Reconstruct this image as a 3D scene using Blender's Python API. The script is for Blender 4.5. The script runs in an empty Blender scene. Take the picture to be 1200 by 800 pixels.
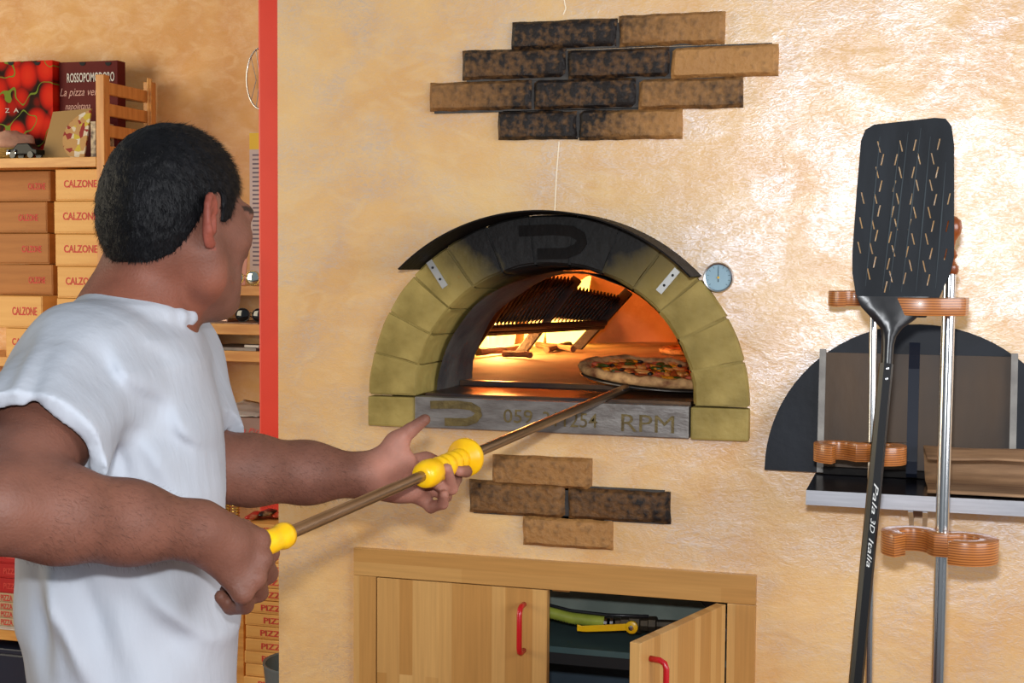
import bpy, bmesh, math, random
import numpy as np
from mathutils import Vector, Matrix, noise
from mathutils.geometry import delaunay_2d_cdt
random.seed(7)
S = bpy.context.scene
COL = S.collection

# ------------------------------------------------------------------ camera
FPX = 1650.0
YAW, PITCH, ROLL = math.radians(16.5), math.radians(-3.25), math.radians(0.4)
CAMD = 2.56
CAM = Vector((0, -CAMD, 1.52))
FW = Vector((-math.sin(YAW) * math.cos(PITCH), math.cos(YAW) * math.cos(PITCH), math.sin(PITCH)))
_r = Vector((math.cos(YAW), math.sin(YAW), 0))
_u = _r.cross(FW)
RT = _r * math.cos(ROLL) + _u * math.sin(ROLL)
UP = -_r * math.sin(ROLL) + _u * math.cos(ROLL)
cd = bpy.data.cameras.new('camera')
cd.sensor_width = 36.0
cd.lens = FPX / 1200 * 36.0
cd.clip_start = 0.05
cam = bpy.data.objects.new('camera', cd)
COL.objects.link(cam)
cam.matrix_world = Matrix(((RT.x, UP.x, -FW.x, CAM.x), (RT.y, UP.y, -FW.y, CAM.y), (RT.z, UP.z, -FW.z, CAM.z), (0, 0, 0, 1)))
S.camera = cam

# ------------------------------------------------------------------ world, lights, exposure
w = bpy.data.worlds.new('room_daylight')
S.world = w
w.use_nodes = True
w.node_tree.nodes['Background'].inputs[0].default_value = (0.80, 0.90, 1.0, 1)
w.node_tree.nodes['Background'].inputs[1].default_value = 0.27


def area(name, loc, target, size, sizey, power, color):
    l = bpy.data.lights.new(name, 'AREA')
    l.shape = 'RECTANGLE'
    l.size = size
    l.size_y = sizey
    l.energy = power
    l.color = color
    o = bpy.data.objects.new(name, l)
    COL.objects.link(o)
    o.location = loc
    o.rotation_euler = (Vector(target) - Vector(loc)).to_track_quat('-Z', 'Y').to_euler()
    return o


# shop windows of the room behind the photographer, and the camera's own flash on its hot shoe
area('shop_window', (2.9, -2.3, 2.1), (-0.7, 0.0, 1.3), 2.4, 1.8, 105, (0.96, 0.97, 1.0))
area('side_window', (-4.4, -1.2, 1.9), (-1.7, 1.4, 1.5), 1.8, 1.8, 75, (1.0, 0.86, 0.62))
fl = CAM + UP * 0.125 - RT * 0.012 - FW * 0.02
area('camera_flash', fl, fl + FW * 2.0, 0.06, 0.04, 31, (0.94, 0.97, 1.0))
S.view_settings.view_transform = 'Standard'
S.view_settings.look = 'None'
S.view_settings.gamma = 1
S.view_settings.use_curve_mapping = False
S.view_settings.exposure = -0.06


# ------------------------------------------------------------------ measuring helpers (photo pixel -> place in the room)
def ray(px, py):
    return FW + RT * ((px - 600) / FPX) + UP * ((400 - py) / FPX)


def onY(px, py, Y=0.0):
    r = ray(px, py)
    return CAM + r * ((Y - CAM.y) / r.y)


def onZ(px, py, Z):
    r = ray(px, py)
    return CAM + r * ((Z - CAM.z) / r.z)


def cp(px, py, depth):
    return CAM + ray(px, py) * depth


def XZ(px, py, Y=0.0):
    p = onY(px, py, Y)
    return p.x, p.z


# ------------------------------------------------------------------ materials
MATS = {}


def lin(c):
    return tuple(((v / 255) / 12.92 if v / 255 <= 0.04045 else ((v / 255 + 0.055) / 1.055) ** 2.4) for v in c) + (1,)


def nodes(m):
    m.use_nodes = True
    nt = m.node_tree
    return nt, nt.nodes['Principled BSDF']


def mat(name, col, rough=0.5, metal=0.0, col2=None, nscale=8.0, bump=0.0, bscale=60.0, stretch=(1, 1, 1), spec=0.5, coat=0.0, emit=None, estr=0.0, detail=4.0, lo=0.35, hi=0.65, rot=(0, 0, 0), bdist=0.01):
    if name in MATS:
        return MATS[name]
    m = bpy.data.materials.new(name)
    nt, b = nodes(m)
    N, L = nt.nodes, nt.links
    b.inputs['Roughness'].default_value = rough
    b.inputs['Metallic'].default_value = metal
    b.inputs['Specular IOR Level'].default_value = spec
    b.inputs['Coat Weight'].default_value = coat
    b.inputs['Base Color'].default_value = lin(col)
    tc = N.new('ShaderNodeTexCoord')
    mp = N.new('ShaderNodeMapping')
    mp.inputs['Scale'].default_value = stretch
    mp.inputs['Rotation'].default_value = rot
    L.new(tc.outputs['Object'], mp.inputs['Vector'])
    if col2:
        n = N.new('ShaderNodeTexNoise')
        n.inputs['Scale'].default_value = nscale
        n.inputs['Detail'].default_value = detail
        L.new(mp.outputs[0], n.inputs['Vector'])
        r = N.new('ShaderNodeValToRGB')
        r.color_ramp.elements[0].position = lo
        r.color_ramp.elements[1].position = hi
        r.color_ramp.elements[0].color = lin(col)
        r.color_ramp.elements[1].color = lin(col2)
        L.new(n.outputs['Fac'], r.inputs[0])
        L.new(r.outputs[0], b.inputs['Base Color'])
    if bump:
        n2 = N.new('ShaderNodeTexNoise')
        n2.inputs['Scale'].default_value = bscale
        n2.inputs['Detail'].default_value = 6
        L.new(mp.outputs[0], n2.inputs['Vector'])
        bp = N.new('ShaderNodeBump')
        bp.inputs['Strength'].default_value = bump
        bp.inputs['Distance'].default_value = bdist
        L.new(n2.outputs['Fac'], bp.inputs['Height'])
        L.new(bp.outputs[0], b.inputs['Normal'])
    if emit:
        b.inputs['Emission Color'].default_value = lin(emit)
        b.inputs['Emission Strength'].default_value = estr
    MATS[name] = m
    return m


def plaster(name, c1, c2, c3, rough, mica):
    """trowelled pearly lime plaster: cloudy tint, brush strokes in the relief and in the gloss"""
    m = bpy.data.materials.new(name)
    nt, b = nodes(m)
    N, L = nt.nodes, nt.links
    tc = N.new('ShaderNodeTexCoord')

    def nz(scale, det, dist, stretch=(1, 1, 1), rot=0):
        mp = N.new('ShaderNodeMapping')
        mp.inputs['Scale'].default_value = stretch
        mp.inputs['Rotation'].default_value = (0, rot, 0)
        L.new(tc.outputs['Object'], mp.inputs['Vector'])
        n = N.new('ShaderNodeTexNoise')
        n.inputs['Scale'].default_value = scale
        n.inputs['Detail'].default_value = det
        n.inputs['Distortion'].default_value = dist
        L.new(mp.outputs[0], n.inputs['Vector'])
        return n.outputs['Fac']

    cloud = nz(4.5, 5, 0.6)
    stroke = nz(16, 9, 1.1, (1, 1, 1.7), 0.7)
    fine = nz(60, 7, 2.6, (1, 1, 2.4), -0.6)
    r1 = N.new('ShaderNodeValToRGB')
    r1.color_ramp.elements[0].position = 0.36
    r1.color_ramp.elements[1].position = 0.66
    r1.color_ramp.elements[0].color = lin(c1)
    r1.color_ramp.elements[1].color = lin(c2)
    L.new(cloud, r1.inputs[0])
    mx = N.new('ShaderNodeMix')
    mx.data_type = 'RGBA'
    mr = N.new('ShaderNodeMapRange')
    mr.inputs[1].default_value = 0.48
    mr.inputs[2].default_value = 0.68
    mr.inputs[4].default_value = 0.45
    L.new(stroke, mr.inputs[0])
    L.new(mr.outputs[0], mx.inputs[0])
    L.new(r1.outputs[0], mx.inputs[6])
    mx.inputs[7].default_value = lin(c3)
    L.new(mx.outputs[2], b.inputs['Base Color'])
    mr2 = N.new('ShaderNodeMapRange')
    mr2.inputs[1].default_value = 0.35
    mr2.inputs[2].default_value = 0.7
    mr2.inputs[3].default_value = rough + 0.12
    mr2.inputs[4].default_value = rough - 0.06
    L.new(stroke, mr2.inputs[0])
    L.new(mr2.outputs[0], b.inputs['Roughness'])
    # the glaze holds mica, so it shines more where the trowel pressed
    mr3 = N.new('ShaderNodeMapRange')
    mr3.inputs[1].default_value = 0.27
    mr3.inputs[2].default_value = 0.62
    mr3.inputs[3].default_value = 0.2
    mr3.inputs[4].default_value = 0.5
    L.new(stroke, mr3.inputs[0])
    L.new(mr3.outputs[0], b.inputs['Specular IOR Level'])
    ad = N.new('ShaderNodeMath')
    ad.operation = 'MULTIPLY_ADD'
    ad.inputs[1].default_value = 0.35
    L.new(fine, ad.inputs[0])
    L.new(stroke, ad.inputs[2])
    bp = N.new('ShaderNodeBump')
    bp.inputs['Strength'].default_value = 0.13
    bp.inputs['Distance'].default_value = 0.012
    L.new(ad.outputs[0], bp.inputs['Height'])
    L.new(bp.outputs[0], b.inputs['Normal'])
    gl = N.new('ShaderNodeBsdfGlossy')
    gl.inputs['Color'].default_value = (0.88, 0.88, 0.97, 1)
    gl.inputs['Roughness'].default_value = rough + 0.06
    L.new(bp.outputs[0], gl.inputs['Normal'])
    mr4 = N.new('ShaderNodeMapRange')
    mr4.inputs[1].default_value = 0.40
    mr4.inputs[2].default_value = 0.64
    mr4.inputs[3].default_value = mica * 0.30
    mr4.inputs[4].default_value = mica
    L.new(fine, mr4.inputs[0])
    patch = nz(6.0, 9, 0.9, (1, 1, 1.3), 0.5)
    mr5 = N.new('ShaderNodeMapRange')
    mr5.inputs[1].default_value = 0.40
    mr5.inputs[2].default_value = 0.64
    mr5.inputs[3].default_value = 0.32
    L.new(patch, mr5.inputs[0])
    mm = N.new('ShaderNodeMath')
    mm.operation = 'MULTIPLY'
    L.new(mr4.outputs[0], mm.inputs[0])
    L.new(mr5.outputs[0], mm.inputs[1])
    ms = N.new('ShaderNodeMixShader')
    L.new(mm.outputs[0], ms.inputs[0])
    L.new(b.outputs[0], ms.inputs[1])
    L.new(gl.outputs[0], ms.inputs[2])
    L.new(ms.outputs[0], N['Material Output'].inputs['Surface'])
    MATS[name] = m
    return m


def brickmat(name):
    """clay slip; the custom properties tone / soot / soot_slope of each brick drive colour and burn stain"""
    m = bpy.data.materials.new(name)
    nt, b = nodes(m)
    N, L = nt.nodes, nt.links
    tc = N.new('ShaderNodeTexCoord')

    def at(n):
        a = N.new('ShaderNodeAttribute')
        a.attribute_type = 'OBJECT'
        a.attribute_name = n
        return a.outputs['Fac']

    def math_(op, a, bb):
        n = N.new('ShaderNodeMath')
        n.operation = op
        for i, v in enumerate((a, bb)):
            if isinstance(v, (int, float)):
                n.inputs[i].default_value = v
            else:
                L.new(v, n.inputs[i])
        return n.outputs[0]

    n1 = N.new('ShaderNodeTexNoise')
    n1.inputs['Scale'].default_value = 22
    n1.inputs['Detail'].default_value = 6
    L.new(tc.outputs['Object'], n1.inputs['Vector'])
    n2 = N.new('ShaderNodeTexNoise')
    n2.inputs['Scale'].default_value = 90
    n2.inputs['Detail'].default_value = 8
    L.new(tc.outputs['Object'], n2.inputs['Vector'])
    mxa = N.new('ShaderNodeMix')
    mxa.data_type = 'RGBA'
    L.new(math_('ADD', at('tone'), math_('MULTIPLY', math_('SUBTRACT', n1.outputs['Fac'], 0.5), 1.1)), mxa.inputs[0])
    mxa.inputs[6].default_value = lin((124, 84, 44))
    mxa.inputs[7].default_value = lin((184, 134, 78))
    sx = N.new('ShaderNodeSeparateXYZ')
    L.new(tc.outputs['Generated'], sx.inputs[0])
    s = math_('ADD', at('soot'), math_('MULTIPLY', at('soot_slope'), math_('SUBTRACT', sx.outputs['X'], 0.5)))
    s = math_('ADD', s, math_('MULTIPLY', math_('SUBTRACT', n1.outputs['Fac'], 0.5), 1.6))
    s = math_('ADD', s, math_('MULTIPLY', math_('SUBTRACT', n2.outputs['Fac'], 0.5), 1.4))
    cl = N.new('ShaderNodeClamp')
    L.new(s, cl.inputs[0])
    mxb = N.new('ShaderNodeMix')
    mxb.data_type = 'RGBA'
    L.new(cl.outputs[0], mxb.inputs[0])
    L.new(mxa.outputs[2], mxb.inputs[6])
    mxb.inputs[7].default_value = lin((26, 19, 17))
    L.new(mxb.outputs[2], b.inputs['Base Color'])
    b.inputs['Roughness'].default_value = 0.6
    b.inputs['Specular IOR Level'].default_value = 0.35
    bp = N.new('ShaderNodeBump')
    bp.inputs['Strength'].default_value = 0.8
    bp.inputs['Distance'].default_value = 0.006
    L.new(n2.outputs['Fac'], bp.inputs['Height'])
    L.new(bp.outputs[0], b.inputs['Normal'])
    MATS[name] = m
    return m


def stavemat(name, along='Z', c=((176, 126, 66), (205, 160, 98), (190, 142, 80)), sw=0.034, sl=0.42):
    """butcher-block staves: brick texture running along one axis, flat laminate"""
    m = bpy.data.materials.new(name)
    nt, b = nodes(m)
    N, L = nt.nodes, nt.links
    tc = N.new('ShaderNodeTexCoord')
    sep = N.new('ShaderNodeSeparateXYZ')
    L.new(tc.outputs['Object'], sep.inputs[0])
    cb = N.new('ShaderNodeCombineXYZ')
    add = N.new('ShaderNodeMath')
    add.operation = 'ADD'
    L.new(sep.outputs['X'], add.inputs[0])
    L.new(sep.outputs['Y'], add.inputs[1])
    if along == 'Z':
        L.new(sep.outputs['Z'], cb.inputs[0])
        L.new(add.outputs[0], cb.inputs[1])
    else:
        L.new(add.outputs[0], cb.inputs[0])
        L.new(sep.outputs['Z'], cb.inputs[1])
    br = N.new('ShaderNodeTexBrick')
    br.inputs['Scale'].default_value = 1.0
    br.inputs['Mortar Size'].default_value = 0.0
    br.inputs['Brick Width'].default_value = sl
    br.inputs['Row Height'].default_value = sw
    br.inputs['Color1'].default_value = lin(c[0])
    br.inputs['Color2'].default_value = lin(c[1])
    br.inputs['Mortar'].default_value = lin(c[2])
    br.offset = 0.37
    L.new(cb.outputs[0], br.inputs['Vector'])
    gr = N.new('ShaderNodeTexNoise')
    mp = N.new('ShaderNodeMapping')
    mp.inputs['Scale'].default_value = (6, 160, 160)
    L.new(cb.outputs[0], mp.inputs[0])
    L.new(mp.outputs[0], gr.inputs['Vector'])
    gr.inputs['Scale'].default_value = 1.0
    gr.inputs['Detail'].default_value = 4
    mx = N.new('ShaderNodeMix')
    mx.data_type = 'RGBA'
    mx.blend_type = 'MULTIPLY'
    mx.inputs[0].default_value = 0.35
    L.new(br.outputs['Color'], mx.inputs[6])
    L.new(gr.outputs['Fac'], mx.inputs[7])
    L.new(mx.outputs[2], b.inputs['Base Color'])
    b.inputs['Roughness'].default_value = 0.38
    b.inputs['Specular IOR Level'].default_value = 0.4
    MATS[name] = m
    return m


def vcolmat(name, rough=0.5, bump=0.1, bscale=220, spec=0.4, sss=0.0):
    m = bpy.data.materials.new(name)
    nt, b = nodes(m)
    N, L = nt.nodes, nt.links
    a = N.new('ShaderNodeAttribute')
    a.attribute_name = 'Col'
    tc = N.new('ShaderNodeTexCoord')
    n = N.new('ShaderNodeTexNoise')
    n.inputs['Scale'].default_value = 26
    n.inputs['Detail'].default_value = 5
    L.new(tc.outputs['Object'], n.inputs['Vector'])
    mr = N.new('ShaderNodeMapRange')
    mr.inputs[1].default_value = 0.3
    mr.inputs[2].default_value = 0.7
    mr.inputs[3].default_value = 0.82
    mr.inputs[4].default_value = 1.12
    L.new(n.outputs['Fac'], mr.inputs[0])
    mx = N.new('ShaderNodeMix')
    mx.data_type = 'RGBA'
    mx.blend_type = 'MULTIPLY'
    mx.inputs[0].default_value = 1.0
    L.new(a.outputs['Color'], mx.inputs[6])
    L.new(mr.outputs[0], mx.inputs[7])
    L.new(mx.outputs[2], b.inputs['Base Color'])
    b.inputs['Roughness'].default_value = rough
    b.inputs['Specular IOR Level'].default_value = spec
    n2 = N.new('ShaderNodeTexNoise')
    n2.inputs['Scale'].default_value = bscale
    n2.inputs['Detail'].default_value = 4
    L.new(tc.outputs['Object'], n2.inputs['Vector'])
    bp = N.new('ShaderNodeBump')
    bp.inputs['Strength'].default_value = bump
    bp.inputs['Distance'].default_value = 0.004
    L.new(n2.outputs['Fac'], bp.inputs['Height'])
    L.new(bp.outputs[0], b.inputs['Normal'])
    if sss:
        b.inputs['Subsurface Weight'].default_value = sss
        b.inputs['Subsurface Radius'].default_value = (0.01, 0.004, 0.002)
        b.inputs['Subsurface Scale'].default_value = 0.6
    MATS[name] = m
    return m


# ------------------------------------------------------------------ object helpers
WL = {}


def reg(o, parent, wloc):
    COL.objects.link(o)
    if parent:
        o.parent = parent
        o.location = wloc - WL[parent.name]
    else:
        o.location = wloc
    WL[o.name] = wloc.copy()


def tag(o, label=None, cat=None, group=None, kind=None):
    if label:
        o['label'] = label
    if cat:
        o['category'] = cat
    if group:
        o['group'] = group
    if kind:
        o['kind'] = kind
    return o


def thing(name, label, cat, loc, group=None):
    o = bpy.data.objects.new(name, None)
    o.empty_display_size = 0.05
    reg(o, None, Vector(loc))
    return tag(o, label, cat, group)


class MB:
    """collects shapes in room coordinates, builds ONE mesh object with its origin at its base"""

    def __init__(self):
        self.v = []
        self.f = []

    def add(self, verts, faces):
        o = len(self.v)
        self.v += [Vector(p) for p in verts]
        self.f += [tuple(i + o for i in q) for q in faces]
        return self

    def box(self, x0, x1, y0, y1, z0, z1, M=None):
        p = [Vector((x, y, z)) for z in (z0, z1) for y in (y0, y1) for x in (x0, x1)]
        if M:
            p = [M @ q for q in p]
        return self.add(p, [(0, 2, 3, 1), (4, 5, 7, 6), (0, 1, 5, 4), (2, 6, 7, 3), (0, 4, 6, 2), (1, 3, 7, 5)])

    def cyl(self, a, b, r0, r1=None, n=16, cap=True):
        return self.tube([a, b], [r0, r0 if r1 is None else r1], n, cap)

    def tube(self, pts, rad, n=10, cap=True):
        pts = [Vector(p) for p in pts]
        if not isinstance(rad, (list, tuple)):
            rad = [rad] * len(pts)
        vs, fs = [], []
        ref = None
        for i, p in enumerate(pts):
            d = (pts[min(i + 1, len(pts) - 1)] - pts[max(i - 1, 0)]).normalized()
            if ref is None:
                ref = d.orthogonal().normalized()
            ref = (ref - d * ref.dot(d)).normalized()
            s = d.cross(ref)
            for k in range(n):
                t = 2 * math.pi * k / n
                vs.append(p + (ref * math.cos(t) + s * math.sin(t)) * rad[i])
        for i in range(len(pts) - 1):
            for k in range(n):
                a, b2 = i * n + k, i * n + (k + 1) % n
                fs.append((a, b2, b2 + n, a + n))
        if cap:
            fs.append(tuple(range(n - 1, -1, -1)))
            fs.append(tuple(range((len(pts) - 1) * n, len(pts) * n)))
        return self.add(vs, fs)

    def lathe(self, base, axis, prof, n=24):
        """prof: (radius, height) pairs along axis from base"""
        base = Vector(base)
        ax = Vector(axis).normalized()
        ref = ax.orthogonal().normalized()
        s = ax.cross(ref)
        vs, fs = [], []
        for r, h in prof:
            for k in range(n):
                t = 2 * math.pi * k / n
                vs.append(base + ax * h + (ref * math.cos(t) + s * math.sin(t)) * max(r, 1e-4))
        for i in range(len(prof) - 1):
            for k in range(n):
                a, b2 = i * n + k, i * n + (k + 1) % n
                fs.append((a, b2, b2 + n, a + n))
        fs.append(tuple(range(n - 1, -1, -1)))
        fs.append(tuple(range((len(prof) - 1) * n, len(prof) * n)))
        return self.add(vs, fs)

    def prism(self, poly, vec):
        """planar 3D polygon swept along vec"""
        vec = Vector(vec)
        n = len(poly)
        p = [Vector(q) for q in poly]
        return self.add(p + [q + vec for q in p], [tuple(range(n)), tuple(range(2 * n - 1, n - 1, -1))] + [(i, i + n, (i + 1) % n + n, (i + 1) % n) for i in range(n)])

    def sphere(self, c, r, nu=14, nv=8, M=None):
        c = Vector(c)
        if not isinstance(r, (tuple, list)):
            r = (r, r, r)
        vs = [Vector((0, 0, -r[2]))]
        for j in range(1, nv):
            ph = -math.pi / 2 + math.pi * j / nv
            for i in range(nu):
                t = 2 * math.pi * i / nu
                vs.append(Vector((r[0] * math.cos(ph) * math.cos(t), r[1] * math.cos(ph) * math.sin(t), r[2] * math.sin(ph))))
        vs.append(Vector((0, 0, r[2])))
        fs = []
        for i in range(nu):
            fs.append((0, 1 + (i + 1) % nu, 1 + i))
            fs.append((len(vs) - 1, len(vs) - 1 - nu + i, len(vs) - 1 - nu + (i + 1) % nu))
        for j in range(nv - 2):
            for i in range(nu):
                a, b2 = 1 + j * nu + i, 1 + j * nu + (i + 1) % nu
                fs.append((a, b2, b2 + nu, a + nu))
        if M:
            vs = [M @ v for v in vs]
        return self.add([v + c for v in vs], fs)

    def grid(self, fn, nu, nv, closed_u=False):
        vs = [fn(i / (nu if closed_u else nu - 1), j / (nv - 1)) for j in range(nv) for i in range(nu)]
        fs = []
        for j in range(nv - 1):
            for i in range(nu if closed_u else nu - 1):
                a, b2 = j * nu + i, j * nu + (i + 1) % nu
                fs.append((a, b2, b2 + nu, a + nu))
        return self.add(vs, fs)

    def build(self, name, material, parent=None, bevel=0.0, smooth=False, seg=2, noise_amp=0.0, noise_f=20.0, solid=0.0):
        xs = [v.x for v in self.v]
        ys = [v.y for v in self.v]
        zs = [v.z for v in self.v]
        org = Vector(((min(xs) + max(xs)) / 2, (min(ys) + max(ys)) / 2, min(zs)))
        vv = self.v
        if noise_amp:
            vv = [v + noise.noise_vector(v * noise_f) * noise_amp for v in vv]
        me = bpy.data.meshes.new(name)
        me.from_pydata([tuple(v - org) for v in vv], [], self.f)
        bm = bmesh.new()
        bm.from_mesh(me)
        bmesh.ops.recalc_face_normals(bm, faces=bm.faces)
        if bevel:
            ed = [e for e in bm.edges if len(e.link_faces) == 2 and e.calc_face_angle(0) > 0.5]
            bmesh.ops.bevel(bm, geom=ed, offset=bevel, segments=seg, profile=0.6, affect='EDGES', clamp_overlap=True)
        bm.to_mesh(me)
        bm.free()
        if smooth:
            for p in me.polygons:
                p.use_smooth = True
            if smooth != 'all':
                try:
                    me.set_sharp_from_angle(angle=math.radians(40))
                except Exception:
                    pass
        me.materials.append(material)
        o = bpy.data.objects.new(name, me)
        reg(o, parent, org)
        if solid:
            md = o.modifiers.new('thickness', 'SOLIDIFY')
            md.thickness = solid
            md.offset = 0
        return o


def plate(outer, holes, y0, y1, fmap=None):
    """slab lying in the XZ plane between y0 (front) and y1, with holes; returns MB"""
    loops = [outer] + holes
    co, eds = [], []
    for lp in loops:
        o = len(co)
        co += [Vector(p) for p in lp]
        eds += [(o + i, o + (i + 1) % len(lp)) for i in range(len(lp))]
    v2, e2, f2, *_ = delaunay_2d_cdt(co, eds, [], 0, 1e-6)

    def inside(p, lp):
        c = False
        j = len(lp) - 1
        for i in range(len(lp)):
            xi, yi = lp[i][0], lp[i][1]
            xj, yj = lp[j][0], lp[j][1]
            if (yi > p.y) != (yj > p.y) and p.x < (xj - xi) * (p.y - yi) / (yj - yi) + xi:
                c = not c
            j = i
        return c

    keep = []
    bbs = [(min(p[0] for p in h), max(p[0] for p in h), min(p[1] for p in h), max(p[1] for p in h)) for h in holes]
    for f in f2:
        c = (v2[f[0]] + v2[f[1]] + v2[f[2]]) / 3
        if not inside(c, outer):
            continue
        if any(b[0] <= c.x <= b[1] and b[2] <= c.y <= b[3] and inside(c, h) for h, b in zip(holes, bbs)):
            continue
        keep.append(tuple(f))
    n = len(v2)
    fm = fmap or (lambda x, z, y: Vector((x, y, z)))
    vs = [fm(v.x, v.y, y0) for v in v2] + [fm(v.x, v.y, y1) for v in v2]
    fs = keep + [tuple(i + n for i in reversed(f)) for f in keep]
    cnt = {}
    for f in keep:
        for a, b in ((f[0], f[1]), (f[1], f[2]), (f[2], f[0])):
            cnt[(a, b)] = 1
    for (a, b) in cnt:
        if (b, a) not in cnt:
            fs.append((a, b, b + n, a + n))
    m = MB()
    m.add(vs, fs)
    return m


TXT = {}


def text2d(s, shear=0.0, bold=0.0):
    k = (s, shear, bold)
    if k not in TXT:
        c = bpy.data.curves.new('lettering', 'FONT')
        c.body = s
        c.shear = shear
        c.offset = bold
        c.resolution_u = 3
        o = bpy.data.objects.new('lettering', c)
        COL.objects.link(o)
        me = bpy.data.meshes.new_from_object(o.evaluated_get(bpy.context.evaluated_depsgraph_get()))
        v = [(p.co.x, p.co.y) for p in me.vertices]
        f = [tuple(p.vertices) for p in me.polygons]
        bpy.data.objects.remove(o)
        bpy.data.curves.remove(c)
        bpy.data.meshes.remove(me)
        x0, x1 = min(p[0] for p in v), max(p[0] for p in v)
        y0, y1 = min(p[1] for p in v), max(p[1] for p in v)
        TXT[k] = ([((x - x0) / (x1 - x0), (y - y0) / (y1 - y0)) for x, y in v], f)
    return TXT[k]


def lettering(s, origin, xv, yv, material, parent, name='lettering', shear=0.0, bold=0.0, thick=0.0006):
    """flat print: origin is the lower left corner, xv / yv span the word"""
    v, f = text2d(s, shear, bold)
    origin, xv, yv = Vector(origin), Vector(xv), Vector(yv)
    n = xv.cross(yv).normalized() * thick
    m = MB()
    k = len(v)
    m.add([origin + xv * a + yv * b + n for a, b in v], f)
    return m.build(name, material, parent)


def empty_loc(pts):
    return Vector((sum(p[0] for p in pts) / len(pts), sum(p[1] for p in pts) / len(pts), min(p[2] for p in pts)))
# ------------------------------------------------------------------ shared materials
M_WALL = plaster('peach_plaster', (222, 172, 106), (234, 192, 128), (238, 200, 142), 0.33, 0.50)
M_BACK = plaster('ochre_plaster', (216, 156, 86), (232, 178, 106), (234, 186, 118), 0.5, 0.10)
M_BRICK = brickmat('clay_brick')
M_STEEL = mat('brushed_steel', (186, 188, 194), 0.36, 0.7, (172, 174, 180), 10, 0.02, 300, (1, 1, 20))
M_CHROME = mat('polished_steel', (205, 205, 205), 0.16, 1.0)
M_BLACKM = mat('black_sheet_metal', (20, 23, 30), 0.5, 0.0, (28, 32, 40), 12, 0.05, 80, spec=0.2)
M_SOOT = mat('sooty_sheet', (12, 11, 11), 0.6, 0.0, (26, 20, 17), 14, 0.15, 90, spec=0.12)
M_DARK = mat('dark_void', (22, 22, 24), 0.8)
M_YEL = mat('yellow_plastic', (250, 200, 12), 0.32, 0, (236, 176, 8), 30, 0.03, 150, spec=0.5)
M_RED = mat('red_paint', (232, 62, 40), 0.4, 0, (224, 54, 34), 6)
M_REDH = mat('red_plastic', (190, 22, 30), 0.25, 0, spec=0.6)
M_PRINT = mat('red_print', (205, 58, 50), 0.6)
M_SHELFW = mat('pine_shelf', (226, 170, 92), 0.45, 0, (204, 142, 70), 5, 0.05, 120, (2, 12, 18))
M_WHITEP = mat('white_paper', (226, 220, 210), 0.7, 0, (206, 200, 190), 12, 0.1, 60)
M_STAVEV = stavemat('butcher_block_upright', 'Z', ((196, 142, 76), (226, 178, 110), (206, 156, 88)), sw=0.027)
M_STAVEH = stavemat('butcher_block_lying', 'X', ((196, 142, 76), (224, 176, 108), (206, 156, 88)), sl=0.5, sw=0.027)


def structure(o):
    o['kind'] = 'structure'
    return o


# ------------------------------------------------------------------ room shell
LEFT_X = onY(326, 400).x
RIGHT_X = 1.7
TOPZ = 2.75
xc, zs = XZ(655, 469.5, -0.022)
xl = onY(432, 480, -0.022).x
xr = onY(877, 480, -0.022).x
VS = 0.945
xc = (xl + xr) / 2
R_OUT = (xr - xl) / 2
R_IN = R_OUT - 0.100

# cabinet opening (outer edge of its face frame, measured on the wall)
cx0, cz1 = XZ(417, 640)
cx1, cz1b = XZ(887, 673)
cz1 = (cz1 + cz1b) / 2
CAB_Z0 = 0.28
fr_top = 0.054
fr_side = onY(443, 700).x - cx0
fr_sider = cx1 - onY(853, 720).x

arch_hole = [(xc + (R_OUT - 0.04) * math.cos(a), zs + VS * (R_OUT - 0.04) * math.sin(a)) for a in [math.pi * i / 28 for i in range(29)]] + [(xc - R_OUT + 0.04, zs - 0.04), (xc + R_OUT - 0.04, zs - 0.04)]
cab_hole = [(cx0 + 0.015, CAB_Z0), (cx1 - 0.015, CAB_Z0), (cx1 - 0.015, cz1 - 0.02), (cx0 + 0.015, cz1 - 0.02)]
wf = plate([(LEFT_X, 0), (RIGHT_X, 0), (RIGHT_X, TOPZ), (LEFT_X, TOPZ)], [arch_hole, cab_hole], 0.0, 0.05)
wall_front = structure(wf.build('wall_front', M_WALL))
wall_ret = structure(MB().box(LEFT_X, LEFT_X + 0.05, 0.0501, 2.2, 0, TOPZ).build('wall_return', M_WALL))
BACKY = 1.42
wall_back = structure(MB().box(-5.0, LEFT_X - 0.002, BACKY, BACKY + 0.1, 0, TOPZ).build('wall_back', M_BACK))
M_FLOOR = mat('terracotta_floor', (150, 92, 66), 0.5, 0, (128, 76, 54), 3, 0.1, 40)
floor = structure(MB().box(-5.0, 3.0, -6.5, 2.3, -0.1, 0).build('floor', M_FLOOR))
# thin raised plaster seams (sheet joints that show through the plaster)
for pts in ([(655, 166), (652, 205), (650, 247)], [(661, 0), (663, 10), (660, 17)]):
    q = [onY(a, b, -0.0003) for a, b in pts]
    MB().tube(q, 0.0011, 5).build('plaster_seam', mat('pale_filler', (246, 232, 206), 0.7), wall_front)

# red post standing where the oven housing ends
px0, px1 = onY(303, 300, 1.02).x, onY(341, 300, 1.02).x
red_post = structure(MB().box(px0, px1, 1.02, 1.09, 0, TOPZ).build('trim_1', M_RED, bevel=0.006))
tag(red_post, 'glossy red painted post at the end of the oven wall')


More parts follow.
